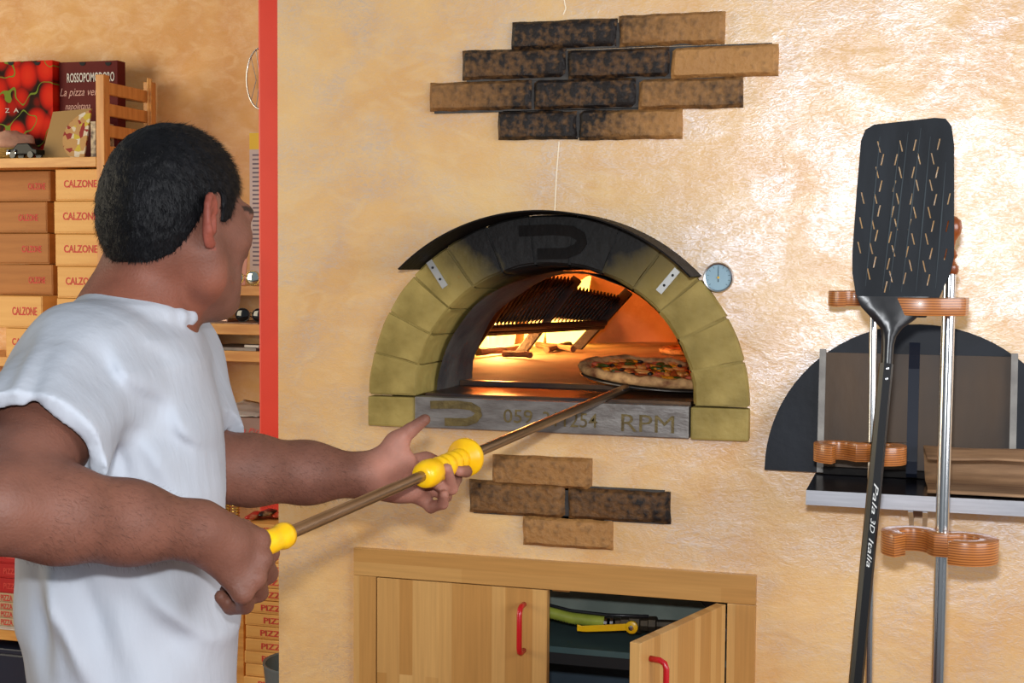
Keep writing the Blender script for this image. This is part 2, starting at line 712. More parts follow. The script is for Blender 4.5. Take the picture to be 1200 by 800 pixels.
# ------------------------------------------------------------------ brick slips set into the wall
def slip(x0, x1, z0, z1, soot, slope, tone, seed, proud=0.015):
    """one brick with worn edges and an uneven face"""
    nx, nz = 22, 9
    rnd = random.Random(seed)
    off = Vector((rnd.uniform(0, 50), rnd.uniform(0, 50), rnd.uniform(0, 50)))
    m = MB()

    def P(i, j, depth):
        u, v = i / nx, j / nz
        x, z = x0 + (x1 - x0) * u, z0 + (z1 - z0) * v
        e = min(u * (x1 - x0), (1 - u) * (x1 - x0), v * (z1 - z0), (1 - v) * (z1 - z0))
        k = noise.noise(Vector((x * 28, z * 28, 0)) + off)
        x += noise.noise(Vector((x * 35, z * 35, 9)) + off) * 0.0018
        z += noise.noise(Vector((x * 35, z * 35, 19)) + off) * 0.0018
        y = -proud + 0.0032 * k + (max(0, 0.009 - e) / 0.009) ** 2 * 0.009
        return Vector((x, y if depth else 0.004, z))

    vs = [P(i, j, 1) for j in range(nz + 1) for i in range(nx + 1)]
    fs = [(j * (nx + 1) + i, j * (nx + 1) + i + 1, (j + 1) * (nx + 1) + i + 1, (j + 1) * (nx + 1) + i) for j in range(nz) for i in range(nx)]
    rim = [i for i in range(nx + 1)] + [j * (nx + 1) + nx for j in range(1, nz + 1)] + [nz * (nx + 1) + i for i in range(nx - 1, -1, -1)] + [j * (nx + 1) for j in range(nz - 1, 0, -1)]
    b0 = len(vs)
    for r in rim:
        vs.append(Vector((vs[r].x, 0.004, vs[r].z)))
    for k in range(len(rim)):
        fs.append((rim[k], b0 + k, b0 + (k + 1) % len(rim), rim[(k + 1) % len(rim)]))
    m.add(vs, fs)
    o = m.build('brick', M_BRICK, wall_front, smooth=True)
    o['soot'] = soot
    o['soot_slope'] = slope
    o['tone'] = tone
    return o


SL = [  # px left, px right, py top, py bottom, soot, slope, tone
    (599, 722, 23, 56, 0.95, -0.1, 0.4), (725, 849, 15, 53, 0.20, -0.7, 0.5),
    (541, 662, 57, 92, 0.80, 0.2, 0.3), (665, 784, 57, 91, 0.85, -0.2, 0.2), (786, 912, 53, 90, -0.10, 0, 0.8),
    (503, 622, 95, 129, 0.42, 0.8, 0.3), (625, 745, 92, 127, 0.92, 0, 0.3), (748, 870, 91, 127, 0.38, 0.25, 0.5),
    (583, 676, 130, 163, 0.92, 0, 0.3), (678, 799, 128, 163, 0.42, -1.3, 0.6),
    (576, 693, 535, 571, 0.12, -0.3, 0.5), (549, 662, 565, 604, 0.34, -0.3, 0.2), (665, 785, 574, 611, 0.62, 0.3, 0.1), (612, 717, 607, 642, 0.05, -0.2, 0.7)]
M_MORT2 = mat('dark_mortar', (74, 70, 66), 0.85, 0, (52, 50, 50), 40, 0.3, 90)
for rows_ in (((601, 846, 26, 56), (544, 908, 56, 92), (506, 866, 92, 129), (586, 796, 127, 161)), ((578, 690, 537, 573), (552, 782, 568, 608), (614, 712, 604, 640))):
    m = MB()
    for a, b, t, bo in rows_:
        A, B = onY(a, t, -0.004), onY(b, bo, -0.004)
        m.box(A.x + 0.006, B.x - 0.006, -0.006, 0.001, onY((a + b) / 2, bo, -0.006).z + 0.0005, onY((a + b) / 2, t, -0.006).z - 0.001)
    m.build('mortar_bed', M_MORT2, wall_front)
for i, (a, b, t, bo, so, sl, to) in enumerate(SL):
    A, B = onY(a, (t + bo) / 2, -0.011), onY(b, (t + bo) / 2, -0.011)
    zt, zb = onY((a + b) / 2, t, -0.011).z, onY((a + b) / 2, bo, -0.011).z
    slip(A.x, B.x, zb, zt, so, sl, to, i)

# ------------------------------------------------------------------ pizza oven front
oven = thing('pizza_oven', 'wood-fired pizza oven with arched ochre stone mouth and black hood', 'oven', (xc, 0.9, zs - 0.06))


def ochre(name):
    m = bpy.data.materials.new(name)
    nt, b = nodes(m)
    N, L = nt.nodes, nt.links
    tc = N.new('ShaderNodeTexCoord')
    n = N.new('ShaderNodeTexNoise')
    n.inputs['Scale'].default_value = 16
    n.inputs['Detail'].default_value = 7
    L.new(tc.outputs['Object'], n.inputs['Vector'])
    r = N.new('ShaderNodeValToRGB')
    r.color_ramp.elements[0].position = 0.3
    r.color_ramp.elements[1].position = 0.7
    r.color_ramp.elements[0].color = lin((128, 110, 52))
    r.color_ramp.elements[1].color = lin((172, 150, 84))
    L.new(n.outputs['Fac'], r.inputs[0])
    # soot that the smoke left over the crown of the arch
    ge = N.new('ShaderNodeNewGeometry')
    sp = N.new('ShaderNodeSeparateXYZ')
    L.new(ge.outputs['Position'], sp.inputs[0])

    def mth(op, x, y):
        q = N.new('ShaderNodeMath')
        q.operation = op
        for i, v in enumerate((x, y)):
            if isinstance(v, (int, float)):
                q.inputs[i].default_value = v
            else:
                L.new(v, q.inputs[i])
        return q.outputs[0]

    hz_ = mth('MULTIPLY', mth('SUBTRACT', sp.outputs['Z'], zs), 1.7 / R_OUT)
    hx_ = mth('MULTIPLY', mth('ABSOLUTE', mth('SUBTRACT', sp.outputs['X'], xc), 0), 1.35 / R_OUT)
    so_ = mth('ADD', mth('SUBTRACT', hz_, hx_), mth('MULTIPLY', mth('SUBTRACT', n.outputs['Fac'], 0.5), 0.7))
    a3 = N.new('ShaderNodeMapRange')
    a3.inputs[1].default_value = 0.22
    a3.inputs[2].default_value = 0.80
    L.new(so_, a3.inputs[0])
    mx = N.new('ShaderNodeMix')
    mx.data_type = 'RGBA'
    L.new(a3.outputs[0], mx.inputs[0])
    L.new(r.outputs[0], mx.inputs[6])
    mx.inputs[7].default_value = lin((20, 18, 17))
    L.new(mx.outputs[2], b.inputs['Base Color'])
    b.inputs['Roughness'].default_value = 0.62
    b.inputs['Specular IOR Level'].default_value = 0.35
    n2 = N.new('ShaderNodeTexNoise')
    n2.inputs['Scale'].default_value = 70
    n2.inputs['Detail'].default_value = 7
    L.new(tc.outputs['Object'], n2.inputs['Vector'])
    bp = N.new('ShaderNodeBump')
    bp.inputs['Strength'].default_value = 0.5
    bp.inputs['Distance'].default_value = 0.004
    L.new(n2.outputs['Fac'], bp.inputs['Height'])
    L.new(bp.outputs[0], b.inputs['Normal'])
    return m


M_OCHRE = ochre('ochre_stone')
M_MORTAR = mat('pale_mortar', (150, 132, 84), 0.8, 0, (110, 96, 58), 30, 0.2, 90)
YF = -0.022
NB = 13
for k in range(NB):
    a0, a1 = math.pi * k / NB + 0.008, math.pi * (k + 1) / NB - 0.008
    m = MB()
    vs, fs = [], []
    na, nr = 6, 4
    prof = []
    # ring cross-section: outer back, outer front, inner front, inner back (inner face tapers into the mouth)
    for i in range(na + 1):
        a = a0 + (a1 - a0) * i / na
        ri, ro = R_IN, R_OUT
        sec = [(ro, 0.06), (ro, YF + 0.004), (ro - 0.004, YF), ((ro * 2 + ri) / 3, YF - 0.001), ((ro + ri * 2) / 3, YF - 0.001), (ri + 0.007, YF), (ri, YF + 0.008), (ri - 0.004, 0.08), (ri - 0.010, 0.19)]
        for (r, y) in sec:
            nn = noise.noise_vector(Vector((a * 9, r * 40, y * 30 + k))) * 0.0018
            vs.append(Vector((xc + r * math.cos(a) + nn.x, y + nn.y, zs + VS * r * math.sin(a) + nn.z)))
    ns = 9
    for i in range(na):
        for j in range(ns - 1):
            fs.append((i * ns + j, (i + 1) * ns + j, (i + 1) * ns + j + 1, i * ns + j + 1))
        fs.append((i * ns + ns - 1, (i + 1) * ns + ns - 1, (i + 1) * ns, i * ns))
    fs.append(tuple(range(ns)))
    fs.append(tuple(range(na * ns + ns - 1, na * ns - 1, -1)))
    m.add(vs, fs)
    o = m.build('arch_stone', M_OCHRE, oven, smooth=True)
    am = math.degrees((a0 + a1) / 2)
    o['soot'] = max(-0.3, 1.25 - abs(am - 90) / 38.0 * 1.05)
    if 40 < am < 140:
        o['label'] = 'soot-blackened arch stone'
m = MB()
na = 60
vs, fs = [], []
for i in range(na + 1):
    a = math.pi * i / na
    for r, y in [(R_OUT - 0.003, 0.05), (R_OUT - 0.003, YF + 0.003), (R_IN + 0.004, YF + 0.003), (R_IN + 0.001, 0.18)]:
        vs.append(Vector((xc + r * math.cos(a), y, zs + VS * r * math.sin(a))))
fs = [(i * 4 + j, i * 4 + 4 + j, i * 4 + 5 + j, i * 4 + 1 + j) for i in range(na) for j in range(3)]
m.add(vs, fs)
m.build('mortar_joint', M_OCHRE, oven)
# sill stones, steel name plate and sill strip
zp = onY(655, 508, YF).z
zsill_b = min(zp, zs - 0.06)
pxl, pxr = onY(488, 480, YF).x, onY(808, 490, YF).x
for x0, x1 in ((xl - 0.001, pxl - 0.002), (pxr + 0.002, xr + 0.001)):
    o = MB().box(x0, x1, YF - 0.003, 0.05, zsill_b, zs - 0.003).build('sill_stone', M_OCHRE, oven, bevel=0.004, noise_amp=0.0015)
    o['soot'] = -0.3
PLY = YF - 0.009
M_PLATE = mat('worn_steel_plate', (142, 138, 134), 0.45, 0.55, (112, 106, 102), 18, 0.12, 90, (1, 1, 3))
npl = MB().box(pxl, pxr, PLY, 0.0, zsill_b + 0.002, zs - 0.001).build('name_plate', M_PLATE, oven, bevel=0.0015)
MB().box(pxl + 0.01, pxr - 0.002, 0.001, 0.20, zs - 0.016, zs + 0.004).build('sill_strip', mat('heat_blued_steel', (70, 62, 66), 0.35, 0.8, (110, 84, 62), 9, 0.05, 60, (1, 6, 1)), oven)
M_BRASS = mat('aged_brass_letters', (112, 96, 54), 0.55, 0.3, (84, 70, 38), 60, 0.2, 160)


def on_plate(px, py):
    return onY(px, py, PLY - 0.0005)


def word(s, a, b, t, bo, **kw):
    p0, p1, p2 = on_plate(a, bo[0]), on_plate(b, bo[1]), on_plate(a, t)
    lettering(s, p0, (p1.x - p0.x, 0, 0), (0, 0, p2.z - p0.z), kw.pop('m', M_BRASS), npl, **kw)


word('059', 590, 624, 479, (495, 496), bold=0.004)
word('311254', 636, 700, 482, (499, 501), bold=0.004)
word('RPM', 728, 790, 485, (505, 507), bold=0.0)


def serpent(o2, sx, sz, y, material, par, th=0.0012):
    """the maker's hooked P mark: one band that doubles back on itself"""
    ctr = [(0.02, 0.80), (0.55, 0.84), (0.80, 0.80), (0.93, 0.66), (0.95, 0.50), (0.88, 0.32), (0.72, 0.20), (0.30, 0.18)]
    hw = 0.15
    up, dn = [], []
    for i, (a, b) in enumerate(ctr):
        p, q = ctr[max(i - 1, 0)], ctr[min(i + 1, len(ctr) - 1)]
        d = Vector(((q[0] - p[0]) * sx, (q[1] - p[1]) * sz, 0)).normalized()
        nrm = Vector((-d.y, d.x, 0)) * hw * sz
        c = Vector((a * sx, b * sz, 0))
        up.append(c + nrm)
        dn.append(c - nrm)
    vs = [Vector((o2.x + v.x, y, o2.z + v.y)) for v in up + dn]
    n = len(up)
    fs = [(i, i + 1, n + i + 1, n + i) for i in range(n - 1)]
    vs2 = vs + [v + Vector((0, th, 0)) for v in vs]
    fs2 = fs + [tuple(j + 2 * n for j in f) for f in fs]
    rim = list(range(n)) + list(range(2 * n - 1, n - 1, -1))
    fs2 += [(rim[i], rim[(i + 1) % (2 * n)], rim[(i + 1) % (2 * n)] + 2 * n, rim[i] + 2 * n) for i in range(2 * n)]
    return MB().add(vs2, fs2).build('maker_mark', material, par)


o2 = on_plate(503, 499)
o3 = on_plate(564, 470)
serpent(o2, o3.x - o2.x, o3.z - o2.z, PLY - 0.001, M_BRASS, npl)

# curved black hood over the arch with two steel straps
RH = R_OUT + 0.005
HD = 0.125
a_lo, a_hi = math.radians(42), math.radians(136)
m = MB()
vs, fs = [], []
na = 36
for i in range(na + 1):
    a = a_lo + (a_hi - a_lo) * i / na
    for r, y in ((RH, -0.001), (RH, -HD), (RH - 0.003, -HD), (RH - 0.003, -0.001)):
        vs.append(Vector((xc + r * math.cos(a), y, zs + VS * r * math.sin(a))))
for i in range(na):
    for j in range(4):
        fs.append((i * 4 + j, i * 4 + 4 + j, i * 4 + 4 + (j + 1) % 4, i * 4 + (j + 1) % 4))
fs += [(0, 1, 2, 3), (na * 4 + 3, na * 4 + 2, na * 4 + 1, na * 4)]
hood = m.add(vs, fs).build('hood', M_SOOT, oven, smooth=True)
for (ax, ay, bx, by) in ((503, 306, 522, 336), (794, 316, 772, 342)):
    A, B = onY(ax, ay, YF - 0.002), onY(bx, by, YF - 0.002)
    d = (B - A).normalized()
    s = Vector((-d.z, 0, d.x)) * 0.0065
    st = MB().prism([A + s, B + s, B - s, A - s], (0, -0.0025, 0)).build('strap', mat('galvanised_strap', (190, 190, 186), 0.4, 0.6), oven)
    for t in (0.25, 0.7):
        c = A + (B - A) * t + Vector((0, -0.0026, 0))
        MB().lathe(c, (0, -1, 0), [(0.0026, 0), (0.0024, 0.0015), (0.001, 0.002)], 8).build('bolt', M_DARK, st)
# the maker's mark also sits on the black stones under the hood
o2, o3 = onY(606, 305, YF - 0.004), onY(686, 262, YF - 0.004)
serpent(o2, o3.x - o2.x, o3.z - o2.z, YF - 0.004, M_SOOT, oven, 0.003)

# throat, chamber and hearth
ZH = zs + 0.013
ZR_ = zs + 0.024
print('zs', zs, 'xc', xc, 'R', R_OUT, 'LEFT', LEFT_X)
M_THROAT = mat('smoked_throat', (104, 98, 90), 0.7, 0, (58, 54, 54), 8, 0.3, 60)
M_DOME = mat('fire_clay', (186, 128, 88), 0.85, 0, (150, 96, 62), 5, 0.2, 40)
M_HEARTH = mat('hearth_stone', (158, 124, 92), 0.8, 0, (120, 92, 68), 6, 0.15, 50)
m = MB()


def throat(u, v):
    a = math.pi * u
    y = 0.06 + 0.20 * v
    r = R_IN - 0.013 - 0.004 * v + 0.006 * noise.noise(Vector((a * 3, y * 12, 4)))
    return Vector((xc + r * math.cos(a), y, zs + VS * r * math.sin(a)))


m.grid(throat, 33, 9)
m.build('throat', M_THROAT, oven, smooth='all')
DCY, DRY, DH = 0.92, 0.86, 0.42
m = MB()
nu, nv = 96, 22


def dome(u, v):
    a, ph = 2 * math.pi * u, math.pi / 2 * v
    rx = 0.62 if math.cos(a) > 0 else 0.52
    return Vector((xc + rx * math.cos(ph) * math.cos(a), max(0.25, DCY + DRY * math.cos(ph) * math.sin(a)), zs + DH * math.sin(ph)))


m.grid(dome, nu, nv, True)
keep = []
for f in m.f:
    c = sum((m.v[i] for i in f), Vector()) / len(f)
    if c.y < 0.6 and math.hypot(c.x - xc, c.z - zs) < R_IN + 0.004:
        continue
    keep.append(f)
m.f = keep
m.build('dome', M_DOME, oven, smooth='all')
MB().box(xc - 0.5, xc + 0.62, 0.2005, 1.95, zs - 0.05, ZH).build('hearth', M_HEARTH, oven, bevel=0.003)
MB().box(xc - 0.25, xc + 0.25, 0.186, 0.2003, zs + 0.0045, ZH + 0.001).build('hearth_lip', MATS['heat_blued_steel'], oven)

# ------------------------------------------------------------------ rack, logs and fire inside
feet = [onZ(547, 416, ZR_), onZ(613, 410, ZR_), onZ(679, 404.5, ZR_)]
print('feet', feet)
dp = [(p - CAM).dot(FW) for p in feet]
tops = [cp(612, 320, dp[0] + 0.02), cp(677, 326, dp[1] + 0.02), cp(737, 341, dp[2] + 0.02)]
M_IRON = mat('scorched_iron', (22, 21, 24), 0.55, 0.3, (36, 30, 28), 25, 0.2, 120)
feet = [a - (b - a) * ((a.z - ZH) / (b.z - a.z)) for a, b in zip(feet, tops)]
rack = thing('fire_rack', 'dark iron rack with slanted bars and corrugated plates inside the oven', 'rack', feet[1])
for a, b in zip(feet, tops):
    d = (b - a).normalized()
    s = Vector((1, 0, 0)) - d * d.x
    s.normalize()
    n = d.cross(s)
    q = [a + s * 0.014 + n * 0.006, a - s * 0.014 + n * 0.006, a - s * 0.014 - n * 0.006, a + s * 0.014 - n * 0.006]
    MB().prism(q, b - a).build('bar', M_IRON, rack, bevel=0.002)


def along(i, t):
    return feet[i] + (tops[i] - feet[i]) * t


for t, off in ((0.30, 0), (0.36, 0.012)):
    a, b = along(0, t) - Vector((0.01, 0.016, 0)), along(2, t + 0.1) - Vector((-0.02, 0.016, 0))
    MB().cyl(a + Vector((0, -off, 0)), b + Vector((0, -off, 0)), 0.0085, n=8).build('cross_rail', M_IRON, rack)
for i, (t0, t1) in ((0, (0.42, 0.98)), (1, (0.46, 0.88))):
    m = MB()
    nw = 60

    def sheet(u, v, i=i, t0=t0, t1=t1):
        t = t0 + (t1 - t0) * v
        p = along(i, t).lerp(along(i + 1, t), u)
        wv = 0.005 * math.sin(u * 2 * math.pi * 15)
        return p + Vector((0, 0.016 + wv, 0.006 * math.sin(u * 2 * math.pi * 15) * (1 if v > 0.99 or v < 0.01 else 0)))

    m.grid(sheet, nw * 2, 5)
    m.build('corrugated_plate', M_IRON, rack, smooth='all', solid=0.003)
rz = zs
M_LOG = mat('charred_wood', (70, 50, 38), 0.85, 0, (120, 88, 60), 18, 0.5, 40, (1, 1, 1))
logs = [((560, 414), (612, 408), 0.012, 'thin split log with charred end, by the foot of the first bar'),
        ((590, 413.5), (622, 416), 0.009, 'thin split log lying across the hearth under the cross rail'),
        ((630, 404), (672, 409), 0.010, 'charred stick between the middle and last bar of the rack'),
        ((536, 414), (560, 408), 0.014, 'thick charred log end beside the throat'),
        ((640, 409), (668, 403), 0.009, 'pale thin kindling stick beside the last bar of the rack')]
for (a, b, r, lab) in logs:
    A, B = onZ(a[0], a[1], ZR_), onZ(b[0], b[1], ZR_)
    A.z = ZH + r + 0.001
    B.z = ZH + r + 0.003
    n = 7
    pts = [A.lerp(B, i / n) + noise.noise_vector(Vector((i * 0.7, r * 900, 3))) * 0.003 for i in range(n + 1)]
    tag(MB().tube(pts, [r * (0.9 + 0.2 * noise.noise(Vector((i * 1.3, r * 700, 1)))) for i in range(n + 1)], 7).build('firewood_log', M_LOG), lab, 'firewood', 'split logs on the hearth')


def flamemat():
    m = bpy.data.materials.new('flame')
    nt, b = nodes(m)
    N, L = nt.nodes, nt.links
    tc = N.new('ShaderNodeTexCoord')
    sp = N.new('ShaderNodeSeparateXYZ')
    L.new(tc.outputs['Generated'], sp.inputs[0])
    r = N.new('ShaderNodeValToRGB')
    r.color_ramp.elements[0].color = (1.0, 0.62, 0.10, 1)
    r.color_ramp.elements[1].color = (1.0, 0.30, 0.03, 1)
    L.new(sp.outputs['Z'], r.inputs[0])
    b.inputs['Base Color'].default_value = (0, 0, 0, 1)
    L.new(r.outputs[0], b.inputs['Emission Color'])
    b.inputs['Emission Strength'].default_value = 7.0
    return m


M_FLAME = flamemat()
fire0 = onZ(590, 404, ZR_)
fire0.z = ZH
print('fire', fire0)
fire = thing('fire', 'bright yellow wood fire burning behind the iron rack', 'fire', fire0)
rnd = random.Random(3)
for k in range(15):
    fx = rnd.uniform(-0.012, 0.17)
    fy = 0.07 + rnd.uniform(-0.03, 0.10) + max(fx, 0) * 0.8
    hgt = rnd.uniform(0.16, 0.30)
    rr = rnd.uniform(0.022, 0.04)
    b0 = fire0 + Vector((fx, fy, 0.004))
    ph = rnd.uniform(0, 6)
    n = 9
    pts, rad = [], []
    for i in range(n + 1):
        t = i / n
        pts.append(b0 + Vector((0.03 * math.sin(ph + 4 * t) * t, 0.02 * math.cos(ph + 3 * t) * t, hgt * t)))
        rad.append(max(0.0008, rr * (math.sin(math.pi * min(1, 0.18 + 0.82 * t)) ** 0.8) * (1 - 0.45 * t)))
    MB().tube(pts, rad, 9).build('flame', M_FLAME, fire, smooth='all')
for k in range(9):
    b0 = Vector((-1.135 + 0.012 * math.sin(k * 2.1), 0.86 + 0.05 * k, ZH + 0.003))
    hgt = 0.07 + 0.05 * math.sin(k * 1.7) ** 2 + 0.008 * k
    pts = [b0 + Vector((0.012 * math.sin(k + 4 * t) * t, 0.01 * math.cos(k + 3 * t) * t, hgt * t)) for t in [i / 8 for i in range(9)]]
    MB().tube(pts, [max(0.0008, 0.017 * (math.sin(math.pi * min(1, 0.2 + 0.8 * i / 8)) ** 0.8)) for i in range(9)], 8).build('flame', M_FLAME, fire, smooth='all')
for k in range(2):
    pl = bpy.data.lights.new('fire_glow', 'POINT')
    pl.color = (1.0, 0.40, 0.10)
    pl.energy = (42.0, 28.0)[k]
    pl.shadow_soft_size = 0.05
    po = bpy.data.objects.new('fire_glow', pl)
    COL.objects.link(po)
    po.parent = fire
    po.location = (Vector((0.035, -0.20, 0.075)), Vector((0.10, 0.12, 0.26)))[k]

# ------------------------------------------------------------------ oven thermometer
tcn = onY(843, 325, 0)
th = thing('oven_thermometer', 'round chrome-rimmed thermometer dial on the plaster beside the arch', 'thermometer', tcn + Vector((0, -0.012, -0.028)))
rT = 0.0275
MB().lathe(tcn, (0, -1, 0), [(rT - 0.002, -0.001), (rT, 0.004), (rT, 0.013), (rT - 0.0015, 0.016), (rT - 0.004, 0.0155), (rT - 0.0045, 0.012), (0.001, 0.012)], 40).build('bezel', M_CHROME, th, smooth=True)
dial = MB().lathe(tcn + Vector((0, -0.0121, 0)), (0, -1, 0), [(rT - 0.0045, 0), (rT - 0.0046, 0.0008), (0.0005, 0.0008)], 40).build('dial', mat('pale_blue_dial', (158, 188, 202), 0.6, spec=0.15), th)
for k in range(11):
    a = math.radians(-130 + 26 * k)
    d = Vector((math.sin(a), 0, math.cos(a)))
    s = Vector((d.z, 0, -d.x)) * 0.0003
    c = tcn + Vector((0, -0.0131, 0))
    MB().prism([c + d * 0.018 + s, c + d * 0.0215 + s, c + d * 0.0215 - s, c + d * 0.018 - s], (0, -0.0002, 0)).build('tick', M_DARK, dial)
c = tcn + Vector((0, -0.0134, 0))
MB().prism([c + Vector((-0.0006, 0, -0.008)), c + Vector((0.0006, 0, -0.008)), c + Vector((0.0003, 0, 0.019)), c + Vector((-0.0003, 0, 0.019))], (0, -0.0004, 0)).build('needle', M_DARK, dial)
MB().lathe(c, (0, -1, 0), [(0.0022, 0), (0.002, 0.0016), (0.001, 0.002)], 12).build('hub', M_YEL, dial)

# ------------------------------------------------------------------ wooden cabinet under the oven
cab = thing('cabinet', 'light butcher-block cabinet with red handles set into the wall below the oven', 'cabinet', ((cx0 + cx1) / 2, 0.2, CAB_Z0))
FY = -0.012
MB().box(cx0, cx1, FY, 0.02, cz1 - fr_top, cz1).build('top_rail', M_STAVEH, cab, bevel=0.0012)
MB().box(cx0, cx0 + fr_side, FY, 0.02, CAB_Z0, cz1 - fr_top - 0.0005).build('stile', M_STAVEV, cab, bevel=0.0012)
MB().box(cx1 - fr_sider, cx1, FY, 0.02, CAB_Z0, cz1 - fr_top - 0.0005).build('stile', M_STAVEV, cab, bevel=0.0012)
ox0, ox1 = cx0 + fr_side, cx1 - fr_sider
ozt = cz1 - fr_top
xm = onY(641, 720, FY).x
d1 = MB().box(ox0 + 0.002, xm, FY + 0.001, 0.008, CAB_Z0 + 0.01, ozt - 0.002).build('door', M_STAVEV, cab, bevel=0.0012)


def handle(p, q, out, par):
    """bent rod pull: two legs and a grip"""
    p, q, out = Vector(p), Vector(q), Vector(out)
    d = (q - p).normalized()
    pts = [p, p + out * 0.62, p + out * 0.9 + d * 0.004, p + out + d * 0.012, q + out - d * 0.012, q + out * 0.9 - d * 0.004, q + out * 0.62, q]
    MB().tube(pts, 0.0052, 10).build('handle', M_REDH, par, smooth='all')


hp = onY(614, 708, FY)
hq = onY(614, 762, FY)
handle((hp.x, FY + 0.001, hp.z), (hp.x, FY + 0.001, hq.z), (0, -0.032, 0), d1)
# open door, hinged on the far stile and swung out into the room
hinge = Vector((ox1 - 0.002, FY - 0.003, ozt - 0.002))
fe = onZ(750, 754, ozt - 0.002)
dv = Vector((fe.x - hinge.x, fe.y - hinge.y, 0))
wd = min(max(dv.length, 0.30), 0.36)
dv.normalize()
nv_ = Vector((dv.y, -dv.x, 0))
if nv_.x < 0:
    nv_ = -nv_
print('open door width', dv.length, wd)
DT = 0.019
base = Vector((hinge.x, hinge.y, CAB_Z0 + 0.01))
q = [base, base + dv * wd, base + dv * wd - nv_ * DT, base - nv_ * DT]
d2 = MB().prism(q, (0, 0, ozt - 0.002 - CAB_Z0 - 0.01)).build('door', M_STAVEV, cab, bevel=0.0012)
d2['label'] = 'open cabinet door swung out'
hz = base + dv * (wd - 0.035) + nv_ * 0.0005
h1 = onY(780, 773, hz.y).z
handle((hz.x, hz.y, h1), (hz.x, hz.y, h1 - 0.085), nv_ * 0.03, d2)
MB().box(ox1 - 0.03, ox1 - 0.004, -0.004, 0.016, ozt - 0.075, ozt - 0.055).build('hinge', M_STEEL, cab)
M_CABIN = mat('grey_green_lining', (170, 180, 168), 0.7, 0, (130, 142, 134), 6, 0.1, 50)
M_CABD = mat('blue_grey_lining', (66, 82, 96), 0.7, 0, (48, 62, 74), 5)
m = MB()
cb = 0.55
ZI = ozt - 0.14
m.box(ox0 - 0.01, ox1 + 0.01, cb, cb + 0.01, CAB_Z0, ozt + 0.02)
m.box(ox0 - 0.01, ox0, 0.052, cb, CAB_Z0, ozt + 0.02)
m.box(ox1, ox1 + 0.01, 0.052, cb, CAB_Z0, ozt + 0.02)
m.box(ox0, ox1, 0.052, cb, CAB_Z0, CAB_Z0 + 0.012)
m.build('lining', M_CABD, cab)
# sloping sheet that closes the space under the hearth
m = MB()
A0, A1 = Vector((ox0 + 0.003, 0.30, ZI + 0.012)), Vector((ox1 - 0.003, 0.30, ZI + 0.012))
m.prism([A0, A1, A1 + Vector((0, 0.22, 0.125)), A0 + Vector((0, 0.22, 0.125))], (0, 0.004, 0.006)).build('sloping_sheet', M_CABIN, cab)
MB().box(ox0 + 0.003, ox1 - 0.003, 0.10, cb - 0.01, ZI - 0.012, ZI).build('shelf', mat('teal_edge', (66, 92, 92), 0.5, 0, (56, 80, 82), 8), cab)
MB().box(ox0 + 0.003, ox1 - 0.003, 0.102, 0.12, ZI - 0.035, ZI - 0.0125).build('gap_shade_strip', M_DARK, cab)  # dark strip standing in for the black, shaded gap under the shelf
tp, tq = onY(644, 687, 0.0), onY(664, 691, 0.0)
MB().box(tp.x, tq.x, 0.022, 0.05, ozt - 0.010, ozt + 0.002).build('door_stop', M_SHELFW, cab)
YB = 0.24
a, b = onY(812, 694, YB), onY(838, 728, YB)
M_BLKP = mat('black_plastic', (28, 30, 34), 0.35)
MB().prism([a, onY(838, 698, YB), onY(862, 735, YB), onY(850, 742, YB)], (0, 0.03, 0)).build('angle_bracket', M_BLKP, cab, bevel=0.003)

# gas hose and valve lying in the open compartment
YH = 0.16
hose = thing('gas_hose', 'yellow-green ribbed gas hose inside the open cabinet', 'hose', onY(670, 735, YH))
hp_ = [onY(560, 700, YH + 0.03), onY(600, 708, YH + 0.02), onY(643, 717, YH), onY(670, 724, YH), onY(695, 727, YH), onY(713, 729, YH)]
pts = []
for i in range(len(hp_) - 1):
    for k in range(16):
        pts.append(hp_[i].lerp(hp_[i + 1], k / 16))
MB().tube(pts, [0.0125 if i % 2 else 0.0108 for i in range(len(pts))], 12).build('ribbed_tube', mat('hose_green', (176, 186, 70), 0.45, 0, (150, 160, 60), 30), hose, smooth='all')
MB().tube([p + Vector((0, -0.004, 0.016)) for p in hp_] + [onY(760, 722, YH - 0.01)], 0.0035, 8).build('cable', M_BLKP, hose, smooth='all')
for px in (711, 718):
    p = onY(px, 729, YH)
    MB().cyl(p - Vector((0.003, 0, 0)), p + Vector((0.003, 0, 0)), 0.0145, n=16).build('clamp', M_CHROME, hose)
valve = thing('gas_valve', 'brass gas valve with yellow lever inside the open cabinet', 'valve', onY(745, 742, YH))
p0, p1 = onY(722, 730, YH), onY(800, 733, YH)
d = (p1 - p0).normalized()
L_ = (p1 - p0).length
MB().lathe(p0, d, [(0.010, 0), (0.010, 0.01), (0.015, 0.012), (0.015, 0.028), (0.019, 0.03), (0.019, 0.05), (0.014, 0.052), (0.014, 0.066), (0.017, 0.068), (0.017, 0.082), (0.011, 0.084), (0.011, L_)], 8).build('body', mat('dull_brass', (96, 84, 66), 0.4, 0.7, (60, 58, 56), 20), valve, smooth=True)
hb = onY(740, 735, YH - 0.028)
MB().lathe(hb + Vector((0, 0.012, 0)), (0, -1, 0), [(0.005, -0.01), (0.005, 0.006), (0.0125, 0.007), (0.0125, 0.013), (0.011, 0.014)], 20).build('lever_hub', M_YEL, valve, smooth=True)
le = onY(676, 735, YH - 0.028)
lv = MB()
zc_ = hb.z
